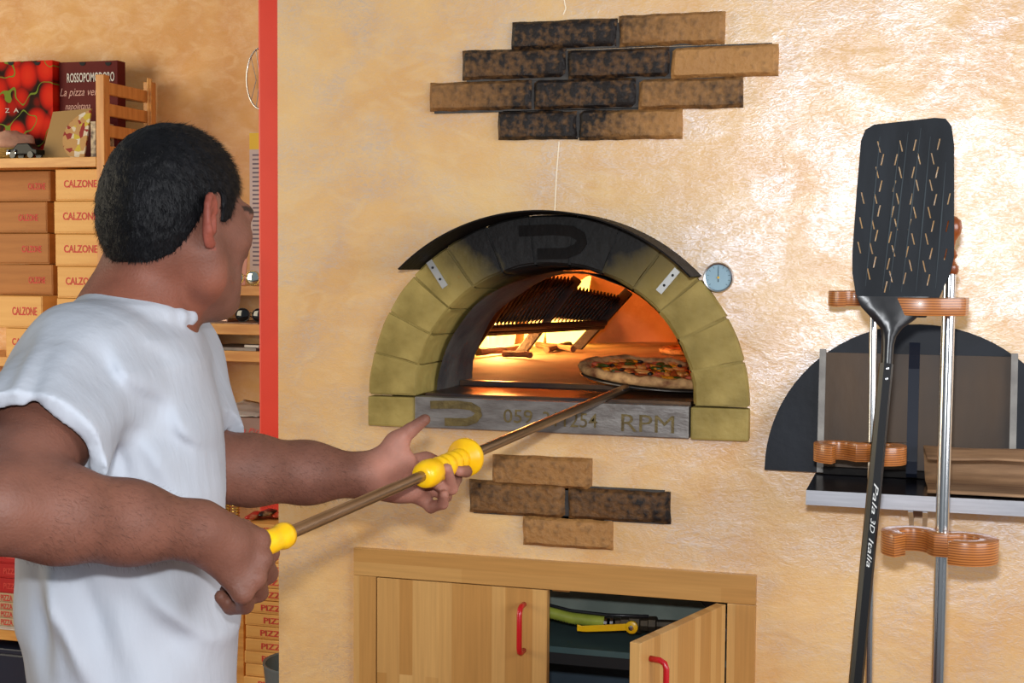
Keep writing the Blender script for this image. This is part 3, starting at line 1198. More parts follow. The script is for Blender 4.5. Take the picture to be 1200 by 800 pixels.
lv.prism([(le.x, hb.y, zc_ - 0.0075 + (le.z - zc_)), (le.x + 0.02, hb.y, zc_ - 0.0075 + (le.z - zc_)), (hb.x, hb.y, zc_ - 0.006), (hb.x, hb.y, zc_ + 0.008), (le.x + 0.01, hb.y, zc_ + 0.004 + (le.z - zc_)), (le.x, hb.y, zc_ + 0.006 + (le.z - zc_))], (0, 0.004, 0))
lv.build('lever', M_YEL, valve, bevel=0.0015)
MB().lathe(hb + Vector((0, -0.002, 0)), (0, -1, 0), [(0.0055, 0), (0.0055, 0.004), (0.003, 0.005)], 6).build('nut', M_CHROME, valve)
# ------------------------------------------------------------------ steel wall shelf, oven door, brown paper
SHZ = onY(1000, 553, 0.0).z
shf = onZ(1000, 577, SHZ)
SHD = -shf.y
sx0 = onZ(943, 577, SHZ).x
sx1 = sx0 + 0.56
print('shelf depth', SHD, sx0, SHZ)
shelf = thing('steel_shelf', 'stainless steel wall shelf carrying the black half-round oven door', 'shelf', ((sx0 + sx1) / 2, -SHD / 2, SHZ - 0.09))
MB().box(sx0, sx1, -SHD + 0.002, -0.001, SHZ - 0.004, SHZ).build('top_sheet', mat('dark_polished_steel', (40, 40, 48), 0.2, 0.5), shelf)
MB().box(sx0, sx1, -SHD, -SHD + 0.0018, SHZ - 0.024, SHZ).build('front_lip', M_STEEL, shelf)
bx = onY(1065, 600, -0.08).x
bx2 = onY(1087, 600, -0.08).x
for x0 in (bx, bx2 - 0.008):
    MB().prism([(x0, -0.001, SHZ - 0.0045), (x0, -SHD + 0.02, SHZ - 0.0045), (x0, -SHD + 0.02, SHZ - 0.03), (x0, -0.06, SHZ - 0.065), (x0, -0.001, SHZ - 0.09)], (0.008, 0, 0)).build('bracket', M_STEEL, shelf)

# half-round door leaning on the wall
dl = onY(896, 550, -0.03)
dz0 = SHZ + 0.001
dtop = onY(1078, 380, -0.012).z
DRZ = dtop - dz0
dcx = dl.x + 0.262
DRX = dcx - dl.x
odoor = thing('oven_shutter', 'black half-round steel oven door leaning on the wall above the steel shelf', 'oven door', (dcx, -0.03, dz0))
TILT = 0.022 / DRZ


def dm(x, z, y):
    """door-plane point: leans back towards the wall with height"""
    return Vector((dcx + x, -0.028 + TILT * z + y, dz0 + z))


arc = [(DRX * math.cos(a), 0.004 + (DRZ - 0.004) * math.sin(a)) for a in [math.pi * i / 40 for i in range(41)]]
pl_ = plate(arc + [(-DRX, 0.0), (DRX, 0.0)], [], -0.004, 0.0, dm)
pl_.build('plate', M_BLACKM, odoor)


def dbox(x0, x1, z0, z1, y0, y1, name, material, par, bevel=0.0):
    m = MB()
    p = [dm(x, z, y) for z in (z0, z1) for y in (y0, y1) for x in (x0, x1)]
    m.add(p, [(0, 2, 3, 1), (4, 5, 7, 6), (0, 1, 5, 4), (2, 6, 7, 3), (0, 4, 6, 2), (1, 3, 7, 5)])
    return m.build(name, material, par, bevel=bevel)


ix0 = onY(966, 480, -0.04).x - dcx
ix1 = onY(1184, 480, -0.04).x - dcx
izt = onY(1000, 414, -0.03).z - dz0
M_BROWN = mat('heat_browned_steel', (70, 50, 30), 0.42, 0.1, (32, 28, 27), 5, 0.04, 40, (1, 1, 0.5), spec=0.2)
dbox(ix0, ix1, 0.012, izt, -0.0075, -0.0045, 'inner_panel', M_BROWN, odoor)
M_ZINC = mat('grey_zinc', (150, 146, 140), 0.6, 0.1, (120, 116, 112), 20, 0.1, 80)
dbox(ix0 - 0.011, ix0, 0.002, izt + 0.006, -0.016, -0.0045, 'edge_strip', M_ZINC, odoor)
dbox(ix1, ix1 + 0.011, 0.002, izt + 0.006, -0.016, -0.0045, 'edge_strip', M_ZINC, odoor)
dbox(ix0 + 0.001, ix1 - 0.001, 0.0005, 0.0115, -0.02, -0.0045, 'bottom_strip', M_SOOT, odoor)
hx = onY(1070, 480, -0.06).x - dcx
hprof = [(DRZ * 0.88, -0.0045), (DRZ * 0.80, -0.03), (DRZ * 0.72, -0.05), (DRZ * 0.3, -0.062), (0.035, -0.068), (0.014, -0.064), (0.006, -0.052), (0.004, -0.02)]
m = MB()
vs = []
for z, y in hprof:
    for x, dy in ((-0.009, 0), (0.009, 0), (0.009, 0.004), (-0.009, 0.004)):
        vs.append(dm(hx + x, z, y + dy))
fs = [(i * 4 + j, i * 4 + (j + 1) % 4, i * 4 + 4 + (j + 1) % 4, i * 4 + 4 + j) for i in range(len(hprof) - 1) for j in range(4)] + [(3, 2, 1, 0), tuple(range(len(vs) - 4, len(vs)))]
m.add(vs, fs).build('strap_handle', mat('blue_black_steel', (24, 29, 42), 0.5, 0.0, spec=0.2), odoor)

# curled sheet of brown cardboard on the shelf
kx0 = onZ(1084, 572, SHZ).x
kx1 = kx0 + 0.215
M_KRAFT = mat('brown_cardboard', (166, 130, 96), 0.75, 0, (132, 100, 72), 9, 0.15, 60, (1, 8, 8))
prof = []
for i in range(15):  # a bottom flap, a bend at the back, a top flap folded over
    t = i / 14
    if t < 0.35:
        prof.append((-SHD + 0.012 + 0.12 * t / 0.35, 0.003))
    elif t < 0.6:
        a = -math.pi / 2 + math.pi * (t - 0.35) / 0.25
        prof.append((-SHD + 0.132 + 0.03 * math.cos(a), 0.032 + 0.029 * math.sin(a)))
    else:
        u = (t - 0.6) / 0.4
        prof.append((-SHD + 0.132 - 0.088 * u, 0.061 - 0.004 * u * u + 0.003 * math.sin(u * 5)))
m = MB()
m.grid(lambda u, v: Vector((kx0 + (kx1 - kx0) * v + (0.006 * math.sin(u * 9) if v > 0.5 else 0.004 * math.sin(u * 6 + 1)), prof[round(u * 14)][0], SHZ + 0.0022 + prof[round(u * 14)][1] + 0.002 * math.sin(v * 7 + u * 4) * u)), 15, 7)
tag(m.build('folded_cardboard', M_KRAFT, smooth='all', solid=0.003), 'folded brown corrugated cardboard lying on the steel shelf', 'cardboard')

# ------------------------------------------------------------------ two peel stands: steel pole with S-shaped laminated wood holders


def lamwood():
    m = bpy.data.materials.new('laminated_beech')
    nt, b = nodes(m)
    N, L = nt.nodes, nt.links
    tc = N.new('ShaderNodeTexCoord')
    sp = N.new('ShaderNodeSeparateXYZ')
    L.new(tc.outputs['Object'], sp.inputs[0])
    wv = N.new('ShaderNodeMath')
    wv.operation = 'MULTIPLY'
    wv.inputs[1].default_value = 1700
    L.new(sp.outputs['Z'], wv.inputs[0])
    sn = N.new('ShaderNodeMath')
    sn.operation = 'SINE'
    L.new(wv.outputs[0], sn.inputs[0])
    r = N.new('ShaderNodeValToRGB')
    r.color_ramp.elements[0].position = 0.0
    r.color_ramp.elements[1].position = 0.75
    r.color_ramp.elements[0].color = lin((122, 68, 30))
    r.color_ramp.elements[1].color = lin((190, 118, 58))
    mr = N.new('ShaderNodeMapRange')
    mr.inputs[1].default_value = -1
    L.new(sn.outputs[0], mr.inputs[0])
    L.new(mr.outputs[0], r.inputs[0])
    L.new(r.outputs[0], b.inputs['Base Color'])
    b.inputs['Roughness'].default_value = 0.3
    b.inputs['Coat Weight'].default_value = 0.3
    return m


M_LAM = lamwood()
M_TURN = mat('turned_wood', (150, 76, 26), 0.28, 0, (122, 56, 16), 30, coat=0.4)


def band(path, hw, c, z0, h, rot, name, par):
    """wooden band of half-width hw following a plan path, rounded ends"""
    cr, sr = math.cos(rot), math.sin(rot)
    P = [Vector((c.x + x * cr - y * sr, c.y + x * sr + y * cr, 0)) for x, y in path]
    L_, R_ = [], []
    for i, p in enumerate(P):
        d = (P[min(i + 1, len(P) - 1)] - P[max(i - 1, 0)]).normalized()
        n = Vector((-d.y, d.x, 0)) * hw
        L_.append(p + n)
        R_.append(p - n)
    n = len(P)
    vs = [v + Vector((0, 0, z0)) for v in L_ + R_] + [v + Vector((0, 0, z0 + h)) for v in L_ + R_]
    fs = []
    for i in range(n - 1):
        fs += [(i, i + 1, n + i + 1, n + i), (2 * n + i, 3 * n + i, 3 * n + i + 1, 2 * n + i + 1), (i, 2 * n + i, 2 * n + i + 1, i + 1), (n + i, n + i + 1, 3 * n + i + 1, 3 * n + i)]
    fs += [(0, n, 3 * n, 2 * n), (n - 1, 2 * n + n - 1, 3 * n + n - 1, n + n - 1)]
    return MB().add(vs, fs).build(name, M_LAM, par, bevel=0.002, smooth=True)


def arcp(cx_, cy_, r, a0, a1, n=14):
    return [(cx_ + r * math.cos(math.radians(a0 + (a1 - a0) * i / n)), cy_ + r * math.sin(math.radians(a0 + (a1 - a0) * i / n))) for i in range(n + 1)]


def s_path(r):
    # hook on one side (opening forward-left), pole in the middle, hook on the other side (opening to the rear)
    a = arcp(-r - 0.004, -0.004, r, 250, 12, 30)
    b = arcp(r + 0.004, -0.012, r, 150, -110, 34)
    return [(x, y - 0.014) for x, y in a + b]


def stand(label, top, bot, r, holders, finial):
    """top / bot: points on the pole axis; holders: (height fraction point, scale, rot, path)"""
    t = thing('peel_stand', label, 'stand', (bot.x, bot.y, 0))
    MB().cyl((bot.x, bot.y, 0.02), top, r, n=20).build('pole', M_CHROME, t, smooth=True)
    MB().lathe((bot.x, bot.y, 0), (0, 0, 1), [(0.13, 0), (0.13, 0.01), (0.12, 0.014), (0.02, 0.02), (0.016, 0.045)], 32).build('base', M_STEEL, t, smooth=True)
    for (c, h, path, hw, rot) in holders:
        band(path, hw, c, c.z - h / 2, h, rot, 'holder', t)
    ax = (top - Vector((bot.x, bot.y, 0.02))).normalized()
    if finial:
        MB().lathe(top, ax, [(0.011, -0.012), (0.013, -0.008), (0.013, 0.0), (0.009, 0.004), (0.007, 0.010), (0.011, 0.016), (0.009, 0.022), (0.006, 0.027), (0.008, 0.038), (0.0145, 0.048), (0.0165, 0.058), (0.0145, 0.068), (0.008, 0.074), (0.001, 0.076)], 20).build('finial', M_TURN, t, smooth=True)
    return t


ZR = 2.10
rtop = cp(1113, 312, ZR)
rb = onZ(1098, 800, cp(1098, 800, ZR).z)
rbot = cp(1099, 800, ZR)
dd = (rtop - rbot)
rbot = rtop + dd * (-(rtop.z) / dd.z) if abs(dd.z) > 0 else rbot
c_low = cp(1104, 636, ZR)
c_up = cp(1113, 358, ZR)
up_path = arcp(-0.050, -0.036, 0.044, 214, 372, 14) + [(0.006, -0.012)]
up_path = [(-0.094, -0.052), (-0.080, -0.072), (-0.045, -0.080), (-0.010, -0.074), (0.012, -0.058), (0.016, -0.030), (0.004, -0.006)]
stand('steel peel stand with turned wooden finial and two curled wooden holders', rtop, rbot, 0.0098,
      [(c_low, 0.034, s_path(0.034), 0.0135, -0.22), (c_up, 0.026, up_path, 0.011, 0.0)], True)
ZL = 2.33
ltop = cp(1024, 337, ZL)
lbot = cp(1018, 800, ZL)
dd = (ltop - lbot)
lbot = ltop + dd * (-(ltop.z) / dd.z)
l_low = cp(1021, 528, ZL)
l_up = cp(1023, 350, ZL)
ls = stand('thinner steel peel stand behind the black peel, with wing nut on its wooden holder', ltop, lbot, 0.0064,
           [(l_low, 0.030, [(x * 0.9 - 0.022, y * 0.9 - 0.012) for x, y in s_path(0.033)], 0.011, 0.15), (l_up, 0.026, arcp(-0.030, -0.006, 0.032, 235, 10, 14), 0.010, 0.0)], False)
wn = cp(1043, 531, ZL - 0.03)
MB().cyl(wn - Vector((0.02, 0, 0)), wn + Vector((0.006, 0, 0.0)), 0.003, n=8).sphere(wn + Vector((0.008, 0, 0.006)), (0.004, 0.002, 0.007), 8, 6).sphere(wn + Vector((0.008, 0, -0.005)), (0.004, 0.002, 0.006), 8, 6).build('wing_nut', M_CHROME, ls)

# ------------------------------------------------------------------ black perforated peel hanging in the stand
ZP = 2.045
pB = [(1036, 372), (1003, 345), (999, 320), (999, 295), (1004, 225), (1009, 165), (1014, 152), (1024, 146), (1095, 138), (1108, 139), (1115, 148), (1118, 170), (1118, 300), (1114, 318), (1100, 350), (1085, 372)]
po = cp(1040, 372, ZP)
# blade plane faces the camera side of the room, leaning back with height
bu = RT.copy()
bu.z = 0
bu.normalize()
bv = Vector((0, 0, 1)) + FW * 0.06
bv.normalize()
bn = bu.cross(bv).normalized()  # towards the wall is -bn or +bn, sign settled below
if bn.dot(FW) > 0:
    bn = -bn


def on_blade(px, py):
    r = ray(px, py)
    t = (po - CAM).dot(bn) / r.dot(bn)
    p = CAM + r * t - po
    return p.dot(bu), p.dot(bv)


def bmap(x, z, y):
    return po + bu * x + bv * z + bn * y


outer = [on_blade(*p) for p in pB]
slots = []
slot_px = []
colx = [(1012, 0), (1030, 1), (1036, 0), (1053, 1), (1056, 0), (1071, 0), (1075, 1), (1092, 0), (1098, 1), (1112, 0)]
rows = [  # crop measurements of the slot pattern: (px, py, lean)
    (1030, 172, 1), (1056, 171, 1), (1072, 170, -1), (1100, 169, -1),
    (1034, 187, -1), (1050, 187, -1), (1077, 186, 1), (1093, 186, 1),
    (1028, 202, 1), (1055, 202, 1), (1070, 202, -1), (1098, 202, -1),
    (1032, 218, -1), (1048, 218, -1), (1075, 217, 1), (1091, 217, 1),
    (1011, 232, 1), (1026, 232, 1), (1052, 233, 1), (1068, 233, -1), (1096, 234, -1), (1112, 233, -1),
    (1030, 247, -1), (1046, 248, -1), (1072, 249, 1), (1089, 249, 1),
    (1009, 261, 1), (1023, 262, 1), (1050, 263, 1), (1066, 263, -1), (1093, 265, -1), (1110, 265, -1),
    (1027, 276, -1), (1043, 278, -1), (1070, 280, 1), (1086, 280, 1),
    (1007, 290, 1), (1021, 291, 1), (1047, 294, 1), (1063, 295, -1), (1091, 297, -1), (1108, 298, -1),
    (1025, 307, -1), (1041, 309, -1), (1067, 311, 1), (1083, 312, 1),
    (1018, 321, 1), (1044, 324, 1), (1060, 326, -1), (1088, 328, -1), (1038, 336, -1)]
for (a, b, l) in rows:
    hx_, hy_ = 1.5 * l, 6.6
    p0, p1 = on_blade(a - hx_, b - hy_), on_blade(a + hx_, b + hy_)
    wv = 0.0011
    slots.append([(p0[0] - wv, p0[1]), (p1[0] - wv, p1[1]), (p1[0] + wv, p1[1]), (p0[0] + wv, p0[1])])
peel_b = thing('perforated_peel', 'black slotted metal peel hanging blade-up in the peel stand', 'peel', cp(1010, 700, ZP))
M_BLADE = mat('anodised_black', (24, 27, 31), 0.5, 0.0, (34, 38, 43), 10, 0.03, 120, (3, 3, 0.6), spec=0.15)
blade = plate(outer, slots, 0.0009, -0.0009, bmap).build('blade', M_BLADE, peel_b)
M_RIDGE = mat('pale_ridge', (62, 70, 74), 0.5, 0.0, spec=0.2)  # ridges a lighter grey than the blade
for (a, b, c2, d) in ((1031, 160, 1014, 335), (1054, 165, 1034, 338), (1064, 155, 1042, 340), (1079, 150, 1056, 342), (1090, 160, 1073, 342), (1108, 190, 1096, 338)):
    p0, p1 = on_blade(a, b), on_blade(c2, d)
    pts = [bmap(p0[0] + (p1[0] - p0[0]) * t, p0[1] + (p1[1] - p0[1]) * t, 0.0009) for t in (0, 0.5, 1)]
    MB().tube(pts, [0.0003, 0.0013, 0.0003], 6).build('ridge', M_RIDGE, blade)
# moulded black neck widening under the blade, then a flat-oval handle
nk = [((1003, 1088), 347, 0.003), ((1009, 1084), 360, 0.006), ((1022, 1072), 374, 0.009), ((1031, 1058), 384, 0.010), ((1033, 1050), 394, 0.010), ((1033, 1047), 404, 0.010), ((1032, 1045), 430, 0.010)]
M_NECK = mat('black_moulded_nylon', (22, 22, 24), 0.3, 0, (34, 34, 36), 20, 0.03, 90)
m = MB()
vs, fs = [], []
K = 14
for (xa, xb), y, th_ in nk:
    a, b = on_blade(xa, y), on_blade(xb, y)
    for k in range(K):
        t = 2 * math.pi * k / K
        vs.append(bmap((a[0] + b[0]) / 2 + (b[0] - a[0]) / 2 * math.cos(t), a[1], 0.002 + th_ * math.sin(t)))
for i in range(len(nk) - 1):
    for k in range(K):
        fs.append((i * K + k, i * K + (k + 1) % K, i * K + K + (k + 1) % K, i * K + K + k))
fs += [tuple(range(K)), tuple(range(len(vs) - 1, len(vs) - 1 - K, -1))]
m.add(vs, fs).build('neck', M_NECK, peel_b, smooth=True)
hA = cp(1038.5, 426, ZP - 0.005)
hBv = cp(1003, 800, ZP - 0.045)
dd = hBv - hA
hB = hA + dd * ((hA.z - 0.06) / -dd.z) if dd.z < 0 else hBv
hdir = (hB - hA).normalized()
hs = bu - hdir * bu.dot(hdir)
hs.normalize()
hn = hdir.cross(hs).normalized()
if hn.dot(FW) > 0:
    hn = -hn
ring = []
for (x, y) in ((-1, 0.35), (-0.55, 1), (0.55, 1), (1, 0.35), (1, -0.35), (0.55, -1), (-0.55, -1), (-1, -0.35)):
    ring.append(hs * (x * 0.0098) + hn * (y * 0.0095))
handle_b = MB().prism([hA + q for q in ring], hB - hA).build('handle', mat('gloss_black_tube', (12, 12, 14), 0.3, 0.0, spec=0.3), peel_b)
M_INK = mat('silver_script', (200, 200, 196), 0.4, 0.3)
for (s, a, b) in (('Pala', 566, 602), ('3D', 607, 624), ('Italia', 630, 664)):
    t0 = (a - 426) / (800 - 426)
    # walk the handle by image row
    pa, pb = None, None
    best = 1e9
    L0 = (hB - hA).length

    def row(py):
        lo, hi = 0.0, 1.0
        for _ in range(40):
            mid = (lo + hi) / 2
            p = hA + (hB - hA) * mid
            v = p - CAM
            y = 400 - v.dot(UP) / v.dot(FW) * FPX
            if y < py:
                lo = mid
            else:
                hi = mid
        return hA + (hB - hA) * lo

    pa, pb = row(a), row(b)
    off = hn * 0.0097
    lettering(s, pa + off - hs * 0.0036, (pb - pa), hs * 0.0068, M_INK, handle_b, shear=0.35)
for py in (432, 444):
    p = row(py)
    MB().lathe(p + hn * 0.0094, hn, [(0.0022, 0), (0.002, 0.0009), (0.0008, 0.0012)], 8).build('rivet', M_CHROME, handle_b)

# ------------------------------------------------------------------ long peel in the man's hands, with the pizza on it
SA = cp(292, 645, 1.575)       # butt end inside the fist
SB = cp(736, 453.5, 2.70)        # where the shaft meets the blade
sd = (SB - SA).normalized()
peel = thing('pizza_peel', 'long round-bladed pizza peel with yellow grips held in the oven mouth', 'peel', (SA + SB) / 2)
M_SHAFT = mat('bronzed_steel_tube', (150, 128, 104), 0.28, 0.85, (128, 106, 84), 9)
MB().cyl(SA, SB, 0.0078, n=16).build('shaft', M_SHAFT, peel, smooth=True)


def shaft_at(px):
    lo, hi = 0.0, 1.0
    for _ in range(40):
        mid = (lo + hi) / 2
        v = SA.lerp(SB, mid) - CAM
        if 600 + v.dot(RT) / v.dot(FW) * FPX < px:
            lo = mid
        else:
            hi = mid
    return SA.lerp(SB, lo)


g0, g1 = shaft_at(494), shaft_at(549)
L_ = (g1 - g0).length
print('grip length', L_)
pr = [(0.0082, -0.001), (0.0150, 0.000), (0.0185, L_ * 0.05), (0.0200, L_ * 0.12), (0.0190, L_ * 0.22), (0.0155, L_ * 0.29)]
for k in range(4):
    a = 0.30 + 0.135 * k
    pr += [(0.0150, L_ * a), (0.0170, L_ * (a + 0.035)), (0.0175, L_ * (a + 0.065)), (0.0168, L_ * (a + 0.10)), (0.0150, L_ * (a + 0.13))]
pr += [(0.0165, L_ * 0.85), (0.0265, L_ * 0.88), (0.0285, L_ * 0.91), (0.0285, L_ * 0.955), (0.0255, L_ * 0.985), (0.0082, L_)]
MB().lathe(g0, sd, pr, 28).build('sliding_grip', M_YEL, peel, smooth='all')
e0, e1 = shaft_at(296), shaft_at(337)
L2 = (e1 - e0).length
MB().lathe(e0, sd, [(0.012, 0), (0.0145, 0.004), (0.0145, L2 * 0.55), (0.0132, L2 * 0.66), (0.0150, L2 * 0.76), (0.0160, L2 * 0.86), (0.0150, L2 * 0.96), (0.0082, L2)], 24).build('end_grip', M_YEL, peel, smooth='all')
# blade and pizza share one tilted plane
pu = Vector((sd.x, sd.y, sd.z - 0.035)).normalized()      # along the shaft
side = pu.cross(Vector((0, 0, 1))).normalized()           # to the right
side = (side + Vector((0, 0, -0.09))).normalized()
pn = side.cross(pu).normalized()
print('SB', SB, 'ZH', ZH)
PC = SB + pu * 0.135 + side * 0.008 + pn * 0.004
M_ALU = mat('dark_aluminium', (120, 116, 112), 0.4, 0.8, (70, 66, 64), 14)
ringp = [PC + pu * (0.15 * math.cos(a)) + side * (0.15 * math.sin(a)) for a in [2 * math.pi * i / 48 for i in range(48)]]
MB().prism(ringp, -pn * 0.002).build('blade', M_ALU, peel)
MB().prism([SB - sd * 0.05 + side * 0.008, SB - sd * 0.05 - side * 0.008, SB + pu * 0.05 - side * 0.016, SB + pu * 0.05 + side * 0.016], pn * 0.004).build('blade_tang', M_ALU, peel)
print('PC', PC, pu, side)


def pp(r, a, h):
    return PC + pu * (r * math.cos(a)) + side * (r * math.sin(a)) + pn * (h + 0.0008)


RP = 0.155
pizza = thing('pizza', 'pizza with charred crust, tomato, peppers and cheese on the peel blade', 'pizza', PC)
prng = random.Random(11)
m = MB()


def crust(u, v):
    a = 2 * math.pi * u
    wob = 1 + 0.035 * noise.noise(Vector((math.cos(a) * 1.6, math.sin(a) * 1.6, 2)))
    prof = [(0.0, 0.0), (0.86, 0.0), (0.97, 0.004), (1.0, 0.012), (0.975, 0.020), (0.92, 0.0225), (0.87, 0.017), (0.82, 0.0105), (0.4, 0.010), (0.0, 0.010)]
    r, h = prof[round(v * 9)]
    bl = 1 + 0.4 * noise.noise(Vector((math.cos(a) * 5, math.sin(a) * 5, 7)))
    return pp(RP * r * wob, a, h * (bl if 0.85 < r else 1))


m.grid(crust, 56, 10, True)
m.build('crust', mat('baked_dough', (214, 164, 108), 0.75, 0, (116, 62, 30), 34, 0.3, 90, lo=0.42, hi=0.66), pizza, smooth='all')
m = MB()
m.grid(lambda u, v: pp(RP * 0.84 * v * (1 + 0.04 * noise.noise(Vector((math.cos(u * 6.283) * 3, math.sin(u * 6.283) * 3, 5)))), 2 * math.pi * u, 0.0125 + 0.002 * noise.noise(Vector((v * math.cos(u * 6.283) * 9, v * math.sin(u * 6.283) * 9, 1)))), 48, 10, True)
m.build('tomato_sauce', mat('tomato_sauce', (178, 44, 18), 0.35, 0, (206, 92, 38), 40, 0.3, 120), pizza, smooth='all')
tops_ = [('cheese', mat('melted_cheese', (228, 172, 96), 0.35, 0, (214, 120, 52), 60), 20, (0.016, 0.004)), ('pepper_strip', mat('green_pepper', (66, 76, 22), 0.4), 16, (0.014, 0.004)), ('ham_piece', mat('pink_ham', (196, 88, 56), 0.5), 18, (0.013, 0.004)), ('olive', mat('dark_olive', (36, 26, 22), 0.3), 12, (0.007, 0.004)), ('yellow_pepper', mat('yellow_pepper', (222, 136, 20), 0.4), 18, (0.013, 0.004))]
for nm, mt, cnt, (rr, hh) in tops_:
    for k in range(cnt):
        r, a = RP * 0.8 * math.sqrt(prng.random()), prng.uniform(0, 6.283)
        c = pp(r, a, 0.0145 + hh * 0.25)
        M3 = Matrix((pu, side, pn)).transposed() @ Matrix.Rotation(prng.uniform(0, 6.28), 3, 'Z')
        MB().sphere((0, 0, 0), (rr * prng.uniform(0.7, 1.3), rr * prng.uniform(0.3, 0.8), hh * prng.uniform(0.6, 1.2)), 8, 5, (Matrix.Translation(c).to_4x4() @ M3.to_4x4())).build(nm, mt, pizza, smooth='all')
# a second pizza baking deep in the oven, half hidden by the arch
c2_ = onZ(836, 415, ZH)
M_DOUGH = MATS['baked_dough']
m = MB()
m.lathe((c2_.x, c2_.y, ZH + 0.0006), (0, 0, 1), [(0.13, 0), (0.145, 0.004), (0.148, 0.012), (0.138, 0.018), (0.124, 0.011), (0.01, 0.010)], 36)
z2 = m.build('pizza', M_DOUGH, smooth='all')
tag(z2, 'pizza baking on the hearth, mostly hidden behind the arch stones', 'pizza')
MB().lathe((c2_.x, c2_.y, ZH + 0.011), (0, 0, 1), [(0.122, 0), (0.121, 0.0015), (0.001, 0.002)], 30).build('tomato_sauce', MATS['tomato_sauce'], z2)
# ------------------------------------------------------------------ the man: one continuous surface grown from blended volumes
def V3(p):
    return np.array([p[0], p[1], p[2]], dtype=float)


class Prim:
    __slots__ = ('fn', 'c', 'r', 'k', 'sub')

    def __init__(self, fn, c, r, k, sub=False):
        self.fn, self.c, self.r, self.k, self.sub = fn, np.asarray(c, float), r, k, sub


def RC(p0, p1, r0, r1, k=0.02, sub=False):
    p0, p1 = V3(p0), V3(p1)
    d = p1 - p0
    dd = max(d @ d, 1e-9)

    def fn(P):
        h = np.clip(((P - p0) @ d) / dd, 0, 1)
        q = P - p0 - h[:, None] * d
        return np.sqrt((q * q).sum(1)) - (r0 + (r1 - r0) * h)
    return Prim(fn, (p0 + p1) / 2, np.sqrt(dd) / 2 + max(r0, r1), k, sub)


def EL(c, rad, ax=None, k=0.02, sub=False):
    c = V3(c)
    rad = np.asarray(rad, float)
    A = np.eye(3) if ax is None else np.array([V3(a) for a in ax])

    def fn(P):
        q = (P - c) @ A.T
        k0 = np.sqrt(((q / rad) ** 2).sum(1)) + 1e-9
        k1 = np.sqrt(((q / (rad * rad)) ** 2).sum(1)) + 1e-9
        return k0 * (k0 - 1) / k1
    return Prim(fn, c, rad.max(), k, sub)


def HALF(prim, p, n):
    """keep only the side of the plane behind normal n"""
    p, n = V3(p), V3(n)
    f = prim.fn
    return Prim(lambda P: np.maximum(f(P), (P - p) @ n), prim.c, prim.r, prim.k, prim.sub)


def LOFT(rows, ax_f, ax_l, k=0.03, ex=2.3):
    """rows: (z, centre xy, half depth a, half width b), bottom to top"""
    rows = sorted(rows, key=lambda r: r[0])
    zz = np.array([r[0] for r in rows])
    X = np.array([r[1][0] for r in rows])
    Y = np.array([r[1][1] for r in rows])
    A = np.array([r[2] for r in rows])
    B = np.array([r[3] for r in rows])
    f2, l2 = V3(ax_f)[:2], V3(ax_l)[:2]

    def sm(z, T):
        return np.interp(z, zz, T)

    def fn(P):
        z = P[:, 2]
        dx, dy = P[:, 0] - sm(z, X), P[:, 1] - sm(z, Y)
        a, b = sm(z, A), sm(z, B)
        u = np.abs(dx * f2[0] + dy * f2[1]) / a
        v = np.abs(dx * l2[0] + dy * l2[1]) / b
        d = ((u ** ex + v ** ex) ** (1 / ex) - 1) * np.minimum(a, b)
        return np.maximum(d, np.maximum(z - zz[-1], zz[0] - z))
    c = np.array([X.mean(), Y.mean(), (zz[0] + zz[-1]) / 2])
    return Prim(fn, c, (zz[-1] - zz[0]) / 2 + B.max() + 0.1, k)


def field(prims, P):
    d = np.full(len(P), 1.0)
    for p in prims:
        e = p.fn(P)
        if p.sub:
            h = np.maximum(p.k - np.abs(d + e), 0) / p.k
            d = np.maximum(d, -e) + h * h * p.k / 4
        else:
            h = np.maximum(p.k - np.abs(d - e), 0) / p.k
            d = np.minimum(d, e) - h * h * p.k / 4
    return d


